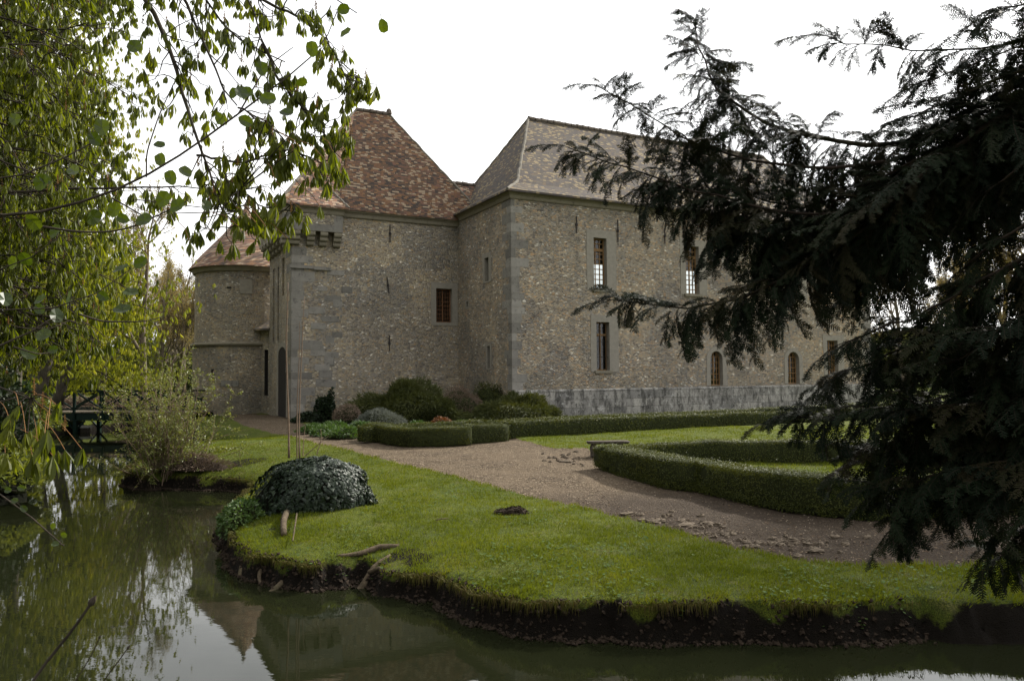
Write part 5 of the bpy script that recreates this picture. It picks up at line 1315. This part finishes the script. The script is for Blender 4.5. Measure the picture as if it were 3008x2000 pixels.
# ---------------------------------------------------------------- alder bough close to the camera
AT = np.array([-4.7, 3.5, .2])
alder = thing('alder_tree', AT, 'alder with large round leaves on dark twigs reaching across the upper left, nearest the camera', 'tree')
rsA = np.random.RandomState(121)
b = MB(); b.tube(smooth_line([AT-[0, 0, .3], AT+[.1, .05, 2], AT+[.2, .1, 4], AT+[.1, .2, 7]], 12), np.linspace(.16, .06, 12), 10); b.build('trunk', M['bark_dark'], alder, smooth=True)
br = MB(); lv = MB()
an = np.linspace(0, 6.283, 11)[:-1]
dv = [[0, .5, -.06], *[[.40*math.sin(a)*(1.0-.22*math.cos(a))*(1+.05*(-1)**i), .5-.5*math.cos(a), .07*abs(math.sin(a))+.03*(-1)**i] for i, a in enumerate(an)]]
AV = np.array(dv); AF = np.array([[0, 1+i, 1+(i+1) % 10] for i in range(10)])
def al(pxs, d0, d1, r0, r1, start=None, n=18):
    ps = [P(x, y, d0+(d1-d0)*i/(len(pxs)-1)) for i, (x, y) in enumerate(pxs)]
    if start is not None: ps = [start]+ps
    ps = smooth_line(ps, n); br.tube(ps, np.linspace(r0, r1, n), 6); return ps
def leaf_at(px, py, d, sz, ang):
    p = P(px, py, d); y = nrm(math.cos(ang)*np.array([1, 0, 0])+math.sin(ang)*np.array([0, 0, 1])+rsA.normal(0, .25, 3)); z = nrm(np.array([0, -1, .3])+rsA.normal(0, .5, 3)); x = nrm(np.cross(y, z)); z = np.cross(x, y)
    lv.inst(AV, AF, p[None], np.stack([x, y, z], -1)[None], np.array([sz]), np.array([rsA.rand()]))
    br.tube(np.array([p, p-y*.02]), .0012, 3)
al([(0, 655), (100, 630), (330, 575), (430, 520), (560, 440), (700, 335), (860, 215), (980, 130), (990, 35)], 3.2, 3.7, .012, .0025, AT+[.1, .1, 3.1], 30)
al([(0, 570), (180, 470), (290, 410)], 3.2, 3.4, .008, .003, AT+[.1, .1, 3.2])
al([(430, 520), (430, 450), (470, 330), (500, 270)], 3.4, 3.5, .004, .002); al([(700, 335), (780, 200), (860, 140)], 3.5, 3.6, .004, .002)
al([(90, 660), (210, 680), (300, 684), (380, 672), (450, 640), (550, 590)], 3.3, 3.5, .006, .002); al([(330, 582), (430, 640), (470, 635)], 3.3, 3.4, .004, .002)
al([(0, 920), (120, 925), (230, 922), (310, 890), (350, 830), (385, 790)], 3.1, 3.3, .008, .002, AT+[.1, .1, 2.4]); al([(0, 1015), (90, 975), (150, 935), (175, 940)], 3.1, 3.2, .005, .002); al([(40, 1019), (110, 1040), (150, 1035)], 3.1, 3.2, .004, .002)
al([(0, 830), (80, 790), (150, 740), (180, 690)], 3.2, 3.3, .005, .002, AT+[.1, .1, 2.6])
al([(230, 922), (300, 945), (420, 945), (480, 930)], 3.2, 3.4, .005, .002)
al([(-60, 1380), (0, 1419), (42, 1469), (80, 1515), (138, 1555), (187, 1603)], 2.9, 3.0, .006, .0025, AT+[.2, -.2, .9], 20)
for q in ((40, 370, 1.4), (300, 400, 1.5), (600, 620, .9), (480, 490, 1.9), (510, 545, 1.9), (560, 520, 2.4), (470, 610, 1.2), (500, 620, .4), (400, 660, .3), (380, 650, 2.3), (330, 640, 1.1), (260, 660, 1.3), (80, 630, -1.3), (110, 560, .5), (150, 540, 2.6),
          (700, 255, -1.0), (770, 225, 2.0), (760, 290, .2), (745, 275, 2.9), (870, 250, .3), (920, 170, 1.4), (1000, 110, .9), (990, 30, .1), (410, 120, -2.2), (230, 510, 2.9), (290, 430, 1.4), (640, 330, -1.2), (680, 290, 1.2), (820, 330, .2), (700, 345, .1), (450, 425, .2),
          (100, 890, .4), (130, 920, 2.4), (200, 900, 1.1), (330, 800, .7), (360, 860, .3), (395, 785, .5), (320, 880, 2.6), (330, 910, .2), (170, 905, -1.4), (20, 900, 2.0), (60, 1025, -.3), (110, 1000, .9), (140, 1030, .2), (150, 700, 1.3), (90, 780, 2.2), (30, 790, 1.0), (1120, 55, -1.6)):
    leaf_at(q[0], q[1], 3.35+.1*rsA.randn(), rsA.uniform(.05, .08), q[2])
for px, py, a_ in ((35, 1440, 2.4), (50, 1430, -.5), (30, 1470, -.2), (60, 1485, -.8), (150, 1552, .8), (178, 1572, -.3), (175, 1598, 2.7)): leaf_at(px, py, 2.95, .03, a_)
br.build('branches', M['bark_dark'], alder, smooth=True); lv.build('foliage', M['alder'], alder)
# bare budded twigs rising from the near bank
rsB = np.random.RandomState(131)
for pts, d_, r0, lab in (([(85, 2005), (130, 1950), (185, 1885), (215, 1850), (255, 1795), (268, 1770)], 2.2, .0055, 'thickest bare budded twig rising at the lower left corner'), ([(208, 2010), (245, 1965), (270, 1930), (285, 1895), (292, 1872)], 2.6, .0022, 'slender bare twig beside the thick budded one'), ([(290, 2010), (330, 1965), (360, 1930), (376, 1902)], 2.5, .0024, 'slender budded twig furthest from the lower left corner')):
    ps = [P(x, y, d_) for x, y in pts]; g0 = ps[0]+[-.25, -.15, -.75]; ps = smooth_line([g0, (g0+ps[0])/2+[.02, 0, 0]]+ps, 22)
    b = MB(); b.tube(ps, np.linspace(r0*1.2, r0*.75, 22), 6)
    for j, s_ in ((21, 1.9), (15, 1.5), (11, 1.2)):
        c = ps[j]; t = nrm(ps[j]-ps[j-1]); b.tube(np.array([c-t*r0*2, c, c+t*r0*2, c+t*r0*4.5]), np.array([.6, s_, s_*.8, .2])*r0, 6)
    tag(b.build('bare_twig', M['bark_dark'], smooth=True), lab, 'twig', 'bare twigs at the lower left')

# ---------------------------------------------------------------- yew on the right
def yew_spray(rs, L=1.0):
    V_, F_ = [], []; n0 = 0
    tw_v, tw_f = [], []
    def axis(p, d, l_, g, n):
        pts = [p]; d = nrm(d)
        for i in range(n): d = nrm(d+[0, 0, -g/n]+rs.normal(0, .05, 3)); pts.append(pts[-1]+d*l_/n)
        return np.array(pts)
    def needles(pts, sp, nl, up):
        nonlocal n0
        t = np.gradient(pts, axis=0); t /= np.linalg.norm(t, axis=1, keepdims=True)
        l_ = np.linalg.norm(pts[-1]-pts[0]); m = max(3, int(l_/sp)); x = (np.arange(m)+.5)/m*(len(pts)-1); i = np.minimum(x.astype(int), len(pts)-2); f = (x-i)[:, None]
        p = pts[i]*(1-f)+pts[i+1]*f; tt = t[i]; sd = np.cross(tt, up+rs.normal(0, .15, 3)); sd /= np.linalg.norm(sd, axis=1, keepdims=True)
        s_ = np.where(np.arange(m) % 2 == 0, 1.0, -1.0)[:, None]; d = sd*s_+tt*.55+rs.normal(0, .16, (m, 3)); d /= np.linalg.norm(d, axis=1, keepdims=True)
        nl_ = nl*(.75+.4*rs.rand(m))[:, None]*np.minimum(1, (1.15-np.arange(m)/m)[:, None]*2.5)
        w_ = tt*.0034
        v = np.stack([p-w_, p+w_, p+d*nl_*.6+w_*.9, p+d*nl_, p+d*nl_*.6-w_*.9], 1); V_.append(v.reshape(-1, 3))
        k = np.arange(m)*5; F_.append(np.concatenate([np.stack([k, k+1, k+2, k+4], 1), np.stack([k+4, k+2, k+3, k+3], 1)])+n0); n0 += m*5
    ax = axis(np.zeros(3), np.array([0, 1, .15]), L, 1.15, 10)
    needles(ax, .0046, .024, np.array([0, 0, 1.0])); axs = [ax]
    ns = int(L/.026)
    for i in range(ns):
        f = .10+.88*i/ns; x = f*10; j = min(int(x), 9); q = ax[j]+(ax[j+1]-ax[j])*(x-j); t = nrm(ax[j+1]-ax[j]); sd = nrm(np.cross(t, [0, 0, 1.0])); s_ = 1 if i % 2 else -1
        d = t*.75+sd*s_*.75+rs.normal(0, .2, 3); l_ = rs.uniform(.08, .19)*(1.15-f*.75)*min(1, L/.35+.15)
        a = axis(q, d, l_, .8, 4); needles(a, .0050, .023, np.array([0, 0, 1.0])+sd*s_*.3); axs.append(a)
    v = np.concatenate(V_); f = np.concatenate(F_)
    f3 = np.concatenate([f[:, [0, 1, 2]], f[:, [0, 2, 3]]]); f3 = f3[(f3[:, 0] != f3[:, 1]) & (f3[:, 1] != f3[:, 2]) & (f3[:, 2] != f3[:, 0])]
    b = MB()
    for k, a in enumerate(axs): b.tube(a, np.linspace(.0028 if k == 0 else .0016, .0008, len(a)), 3, cap=False)
    tv = np.concatenate(b.v); tf = np.concatenate([q for q in b.f])
    return (v, f3), (tv, tf)
rsY = np.random.RandomState(141)
SP = [yew_spray(rsY, l_) for l_ in (.22, .30, .42, .42, .55, .55)]
YT = np.array([5.4, 3.0, .25])
yew = thing('yew_tree', YT, 'dark drooping yew branches filling the right side in front of the castle', 'tree')
b = MB(); b.tube(smooth_line([YT-[0, 0, .4], YT+[-.05, .1, 2], YT+[.1, .2, 4.5], YT+[0, .3, 8]], 14), np.linspace(.42, .2, 14), 12); b.build('trunk', M['yew_bark'], yew, smooth=True)
yl = MB(); plc = [[] for _ in SP]
def ylimb(pxs, d0, d1, r0, r1, gap=.035, smin=0, smax=5, lenf=1.0, f1=1.0, hz=1.0):
    ps = [P(x, y, d0+(d1-d0)*i/(len(pxs)-1)) for i, (x, y) in enumerate(pxs)]
    e_ = ps[-1]; ps = ps+[(e_+YT+[0, .2, max(1.2, e_[2]-.2)])/2+[0, 0, .15], YT+[0, .2, max(1.2, e_[2]-.2)]]
    ps = smooth_line(ps, 40); ps[:-1] += rsY.normal(0, .008, ps[:-1].shape)
    yl.tube(ps, r1+(r0-r1)*np.linspace(0, 1, 40)**1.3, 7)
    L = np.r_[0, np.cumsum(np.linalg.norm(np.diff(ps, axis=0), axis=1))]; Lv = L[-1]*f1; s_ = 0.0
    plc[1].append((ps[0], nrm(ps[0]-ps[2]), .9, .0)); plc[0].append((ps[1], nrm(ps[0]-ps[3]), .9, .3))
    while s_ < Lv:
        s_ += .82*gap*rsY.uniform(.6, 1.4); p = np.array([np.interp(s_, L, ps[:, i]) for i in range(3)])
        if p[0]*2285/max(.5, p[1])+1504 > 3350: s_ += gap*.8
        j = min(int(np.searchsorted(L, s_)), 39); tip = nrm(ps[max(0, j-2)]-ps[min(39, j+1)])
        a = rsY.uniform(.35, 1.5)*rsY.choice([-1, 1]); ca, sa = math.cos(a), math.sin(a)
        pr = nrm(np.cross(tip, rsY.normal(0, 1, 3)*[1, 1.4, 1])); d = nrm(tip*rsY.uniform(.15, .9)+pr*[1, .8, .8]); d[2] += -rsY.uniform(0, 1.3) if s_ > .35 else -rsY.uniform(0, .35)
        k = int(np.clip(smin+(smax-smin)*min(1, s_/1.3)*rsY.uniform(.4, 1.1), 0, 5)); plc[k].append((p+rsY.normal(0, .012, 3), nrm(d), lenf*rsY.uniform(.75, 1.15), rsY.normal(0, .3)))
        if rsY.rand() < .16 and s_ > .3: plc[max(0, k-2)].append((p, nrm(np.array([d[0], d[1], .5])), .8*lenf, 0))
    return ps
YL = [([(2180, 560), (2260, 600), (2360, 610), (2500, 580), (2700, 470), (3000, 300)], 4.5, 3.5, .03, .004, .034, 1, 5, .95),
      ([(2041, 83), (2066, 191), (2105, 268), (2170, 332), (2283, 370), (2400, 415), (2551, 425), (2705, 421), (2845, 332), (3008, 242), (3250, 120)], 4.7, 3.5, .05, .004, .025, .6, 5, .82),
      ([(1767, 262), (1824, 293), (1913, 344), (1990, 395), (2092, 446), (2245, 485), (2450, 500), (2650, 470), (2850, 400), (3050, 300)], 4.7, 3.6, .03, .003, .032, .3, 4.0, .75),
      ([(1671, 440), (1786, 472), (1888, 510), (1990, 549), (2168, 600), (2360, 638), (2550, 620), (2750, 520), (3050, 350)], 4.6, 3.5, .03, .003, .028, .3, 4.6, .82),
      ([(2010, 480), (2070, 540), (2150, 610), (2280, 680), (2430, 700), (2600, 660), (2800, 560), (3050, 420)], 4.4, 3.5, .03, .004, .02, 1, 5, .95),
      ([(1818, 874), (1913, 899), (2041, 912), (2194, 880), (2296, 816), (2424, 753), (2615, 612), (2806, 421), (3020, 300)], 4.3, 3.4, .04, .003, .024, .3, 4.6, .85),
      ([(2430, 115), (2538, 134), (2679, 147), (2819, 150), (2934, 134), (3008, 115), (3200, 80)], 4.0, 3.4, .022, .003, .032, .5, 4, .75),
      ([(2902, 45), (2950, 30), (3008, 10), (3100, -30)], 3.4, 3.2, .02, .004, .03, 0, 3, .8),
      ([(2309, 1231), (2424, 1218), (2551, 1212), (2806, 1148), (3008, 1059), (3250, 900)], 4.0, 3.3, .03, .003, .026, 0, 4.2, .9),
      ([(2500, 870), (2560, 840), (2650, 790), (2850, 640), (3080, 450)], 4.1, 3.4, .04, .004, .06, 1, 4, .8),
      ([(2440, 1120), (2560, 1060), (2720, 1000), (2900, 850), (3100, 650)], 4.0, 3.3, .035, .004, .032, 1, 5, .9),
      ([(2480, 1010), (2620, 950), (2760, 900), (3000, 740)], 3.8, 3.3, .03, .004, .05, 1, 4, .75),
      ([(2520, 1360), (2650, 1290), (2850, 1160), (3100, 980)], 3.9, 3.2, .03, .004, .024, 1, 5, 1.0),
      ([(2640, 1540), (2720, 1480), (2870, 1340), (3008, 1200), (3250, 1000)], 3.7, 3.1, .03, .004, .024, 0, 4.6, .9),
      ([(2600, 1440), (2760, 1400), (2950, 1300), (3200, 1150)], 3.6, 3.1, .03, .004, .024, 1, 5, .9),
      ([(2920, 1640), (2970, 1590), (3060, 1480), (3250, 1300)], 3.5, 3.0, .025, .004, .026, 0, 4, .9),
      ([(2640, 1200), (2800, 1230), (3000, 1200), (3200, 1100)], 3.5, 3.1, .03, .004, .024, 1, 5, 1.0),
      ([(2830, 780), (2900, 740), (3050, 620)], 3.5, 3.2, .03, .005, .07, 1, 4, .7),
      ([(2760, 1080), (2900, 1020), (3100, 900)], 3.4, 3.1, .03, .005, .026, 1, 5, 1.0),
      ([(2860, 1450), (2960, 1420), (3150, 1300)], 3.3, 3.0, .03, .005, .026, 1, 5, .9),
      ([(2640, 360), (2720, 330), (2860, 260), (3060, 180)], 3.9, 3.4, .04, .004, .075, 0, 4.0, .75),
      ([(2700, 240), (2760, 230), (2860, 190), (3060, 120)], 3.8, 3.4, .02, .003, .075, 0, 4.0, .8),
      ([(2560, 740), (2640, 700), (2780, 600), (2950, 470), (3100, 330)], 3.8, 3.4, .035, .006, .12, 0, 3.5, .7),
      ([(2900, 560), (2960, 520), (3100, 420)], 3.4, 3.2, .03, .005, .12, 1, 3, .7)]
for q in YL: ylimb(*q)
yn = MB()
for k, lst in enumerate(plc):
    if not lst: continue
    p = np.array([q[0] for q in lst]); d = np.array([q[1] for q in lst]); sc = np.array([q[2] for q in lst]); tw = np.array([q[3] for q in lst])
    hx = np.stack([d[:, 1], -d[:, 0], 0*d[:, 0]], 1); hx /= np.linalg.norm(hx, axis=1, keepdims=True)+1e-9; up = np.cross(hx, d)
    rot = np.stack([hx, d, up], -1)
    (nv, nf), (tv, tf) = SP[k]
    a = rsY.rand(len(p)); yn.inst(nv, nf, p, rot, sc, a); yl.inst(tv, tf, p, rot, sc, a)
print('yew sprays', [len(q) for q in plc], 'needle verts', yn.n)
yl.build('branches', M['yew_bark'], yew, smooth=True); yn.build('foliage', M['yew'], yew)

# ---------------------------------------------------------------- shrub at the water's edge
sb = onz(480, 1408, -.72)
shrub = thing('willow_shrub', sb, 'loose twiggy shrub with small fresh leaves on the grassy point in the moat', 'shrub')
rsS = np.random.RandomState(151); st = MB(); lp = []
for i in range(115):
    a = rsS.rand()*6.283; tl = abs(rsS.normal(0, .58)); L = rsS.uniform(1.6, 3.3)*(1-.22*tl); d = np.array([math.sin(tl)*math.cos(a)*1.1+.06, math.sin(tl)*math.sin(a), math.cos(tl)]); p = sb+np.array([rsS.normal(0, .2), rsS.normal(0, .15), -.1])
    pts = [p]
    for s_ in range(9): d = nrm(d+rsS.normal(0, .10, 3)+[0, 0, .02]); pts.append(pts[-1]+d*L/9)
    pts = np.array(pts); st.tube(pts, np.linspace(.014, .003, 10), 4, cap=False)
    for j in range(rsS.randint(5, 11)):
        q = pts[rsS.randint(2, 10)]; dd = nrm(d+rsS.normal(0, .6, 3)); l_ = rsS.uniform(.2, .6); e_ = q+dd*l_; st.tube(np.array([q, (q+e_)/2+rsS.normal(0, .03, 3), e_]), .003, 3, cap=False)
        n = rsS.randint(14, 26); lp.append(q+(e_-q)*rsS.rand(n, 1)*1.05+rsS.normal(0, .025, (n, 3)))
st.build('stems', M['twig'], shrub, smooth=True)
lp = np.concatenate(lp); lp = lp[lp[:, 2] > -.75]; b = MB(); b.inst(LEAF4*[.9, 1.2, 1], LF, lp, rot_rand(rsS, len(lp), 1.4), .05*(.6+.8*rsS.rand(len(lp)))); b.build('foliage', M['spring'], shrub)
dome_core(sb+np.array([.0, .0, -.3]), .34, .28, .55, 1.0, .4, 6); mound('shrub_base', 'dark root clump under the twiggy waterside shrub', 'root clump', sb+np.array([0, 0, -.25]), .42, .32, .42, .08, .02, 700, M['dry'], M['soilm'], 152, .2, .5)
mound('bank_weed', 'bright green spreading plant right of the twiggy waterside shrub', 'plant', onz(640, 1338, -.3), .62, .4, .22, .07, .04, 1700, M['spring'], M['box_core'], 153, -.2, .4)
mound('bramble_patch', 'brown dry bramble patch between the twiggy shrub and the lawn', 'bramble', onz(560, 1375, -.45), .85, .45, .30, .12, .015, 1800, M['dry'], M['soilm'], 154, -.2, .5)

# ---------------------------------------------------------------- bushes along the left bank
for k, (px, py, d_, rx, h, mt, lab) in enumerate(((-20, 1310, 24, 1.2, 1.9, 'spring', 'variegated pale leaved bush on the left bank near the footbridge'), (-40, 1430, 18, 1.1, .8, 'spring', 'low pale green bush at the water edge on the far left'),
        (-60, 1230, 21, 1.5, 2.6, 'dark_leaf', 'dark evergreen bush at the left edge beside the water'), (70, 1230, 34, 1.3, 1.3, 'spring', 'small bush at the left foot of the footbridge'), (40, 1215, 46, 2.2, 2.0, 'perennial', 'leafy thicket behind the left end of the footbridge'))):
    c = P(px, py, d_); c[2] = zg(c[0], c[1]) if moat_s(np.array([c[0]]), np.array([c[1]]))[0] > .2 else -.5
    mound('bank_bush', lab, 'bush', c, rx, rx, h, .13, .08, 5200, M[mt], M['ivy_core'], 160+k, .0, .4)
mound('dark_bank', 'reddish dark thicket on the bank seen under the footbridge', 'thicket', P(250, 1245, 45)*[1, 1, 0]+[0, 0, -.6], 8, 1.2, 1.5, .25, .05, 7000, M['dry'], M['soilm'], 171, .2, .4)

# ---------------------------------------------------------------- bare trees in bud
def bud_tree(seed, H, nbud, lev=4, spread=(.35, .8), bud=.07):
    rs = np.random.RandomState(seed); t = thing('bare_tree', (0, 0, 0), 'x', 'tree'); b = MB(); tips = []
    grow(rs, b, (0, 0, -.2), (0, 0, 1), H*.42, H*.014, lev, tips, .16, .35, (4, 6), .60, spread, 6, 6, .006)
    b.build('trunk', M['far_bark'], t, smooth=True)
    pts = np.concatenate([q[0][1:] for q in tips]); n = nbud; p = pts[rs.randint(0, len(pts), n)]+rs.normal(0, .10, (n, 3))
    l_ = MB(); l_.inst(LEAF4, LF, p, rot_rand(rs, n, 1.5), bud*(.6+.9*rs.rand(n)), rs.rand(n)); l_.build('buds', M['bud'], t); return t
PR = [bud_tree(201, 15, 13000), bud_tree(202, 17, 13000), bud_tree(203, 13, 13000, 4, (.4, .95))]
spots = [(425, 50, 1, 1.12, 'bare budding tree showing through the drooping chestnut leaves'), (520, 58, 0, 1.02, 'budding tree whose crown overlaps the round tower left edge'), (455, 64, 2, 1.35, 'pale budding tree between the chestnut leaves and the tower roof'), (470, 56, 0, .95, 'bare budding tree left of the round tower, nearest the tower roof'), (540, 66, 1, 1.0, 'slim budding tree directly behind the round tower left edge'), (400, 60, 2, 1.15, 'spreading budding tree behind the chestnut leaves left of the tower'), (600, 78, 0, 1.0, 'far budding tree rising behind the round tower roof'),
         (300, 72, 1, 1.1, 'budding tree far behind the footbridge'), (500, 74, 2, 1.25, 'farthest bare tree left of the round tower'),
         (2660, 75, 1, 1.25, 'bare tree beyond the right end of the castle, left of the group'), (2760, 68, 0, 1.35, 'tall bare tree in the middle of the group behind the yew'), (2850, 80, 2, 1.7, 'bare tree with wide crown behind the yew'), (2950, 72, 1, 1.5, 'bare tree behind the yew nearest the right edge'), (2890, 95, 0, 1.5, 'farthest bare tree seen through the yew'), (3080, 66, 0, 1.5, 'bare tree just off the right edge behind the yew')]
used = set(); rs = np.random.RandomState(210)
for px, d_, k, s_, lab in spots:
    t = PR[k] if k not in used else copy_tree(PR[k]); used.add(k)
    c = P(px, 1100, d_); t.location = (c[0], c[1], 0); t.rotation_euler = (0, 0, rs.rand()*6.28); t.scale = (s_, s_, s_); t['label'] = lab; t['group'] = 'bare trees behind the castle'
def conifer(label, c, H, r, seed):
    rs = np.random.RandomState(seed); t = thing('conifer_tree', c, label, 'tree'); b = MB(); b.tube(np.array([c-[0, 0, .2], c+[0, 0, H*.95]]), [.22, .03], 7); b.build('trunk', M['bark_dark'], t)
    n = 9000; z = rs.rand(n)**1.2; a = rs.rand(n)*6.283; rr = r*(1-z)**.8*(.35+.65*rs.rand(n)**.4)*(1+.3*np.sin(a*5+z*30)); p = c+np.stack([np.cos(a)*rr, np.sin(a)*rr, H*(.08+.92*z)-.2*rr], 1)
    l_ = MB(); l_.inst(LEAF4*[.5, 1, 1], LF, p, rot_rand(rs, n, 1.2), .3*(.6+.8*rs.rand(n))); l_.build('foliage', M['dark_leaf'], t)
conifer('dark conifer whose tip shows behind the round tower roof', P(646, 1100, 70)*[1, 1, 0], 13.3, 2.6, 221)
conifer('broad green conifer beyond the right end of the castle', P(2830, 1100, 62)*[1, 1, 0], 7.2, 2.4, 222)
# far wood all round the meadow
def far_wood():
    rs = np.random.RandomState(231); b = MB(); n = 42000; a = rs.uniform(-1.15, 1.15, n); r_ = rs.uniform(105, 135, n); h = (7+5*fbm(a*9, r_*.02, 0, 4)); z = h*rs.rand(n)**.8
    b.inst(LEAF4, LF, np.stack([np.sin(a)*r_, np.cos(a)*r_, z], 1), rot_rand(rs, n, 1.5), .9+1.2*rs.rand(n), np.clip(.5+.6*fbm(a*14, r_*.05, z*.2, 3), 0, 1)); return b
tag(far_wood().build('far_wood', M['far_leaf']), 'distant belt of woodland beyond the castle meadow', 'wood', kind='stuff')
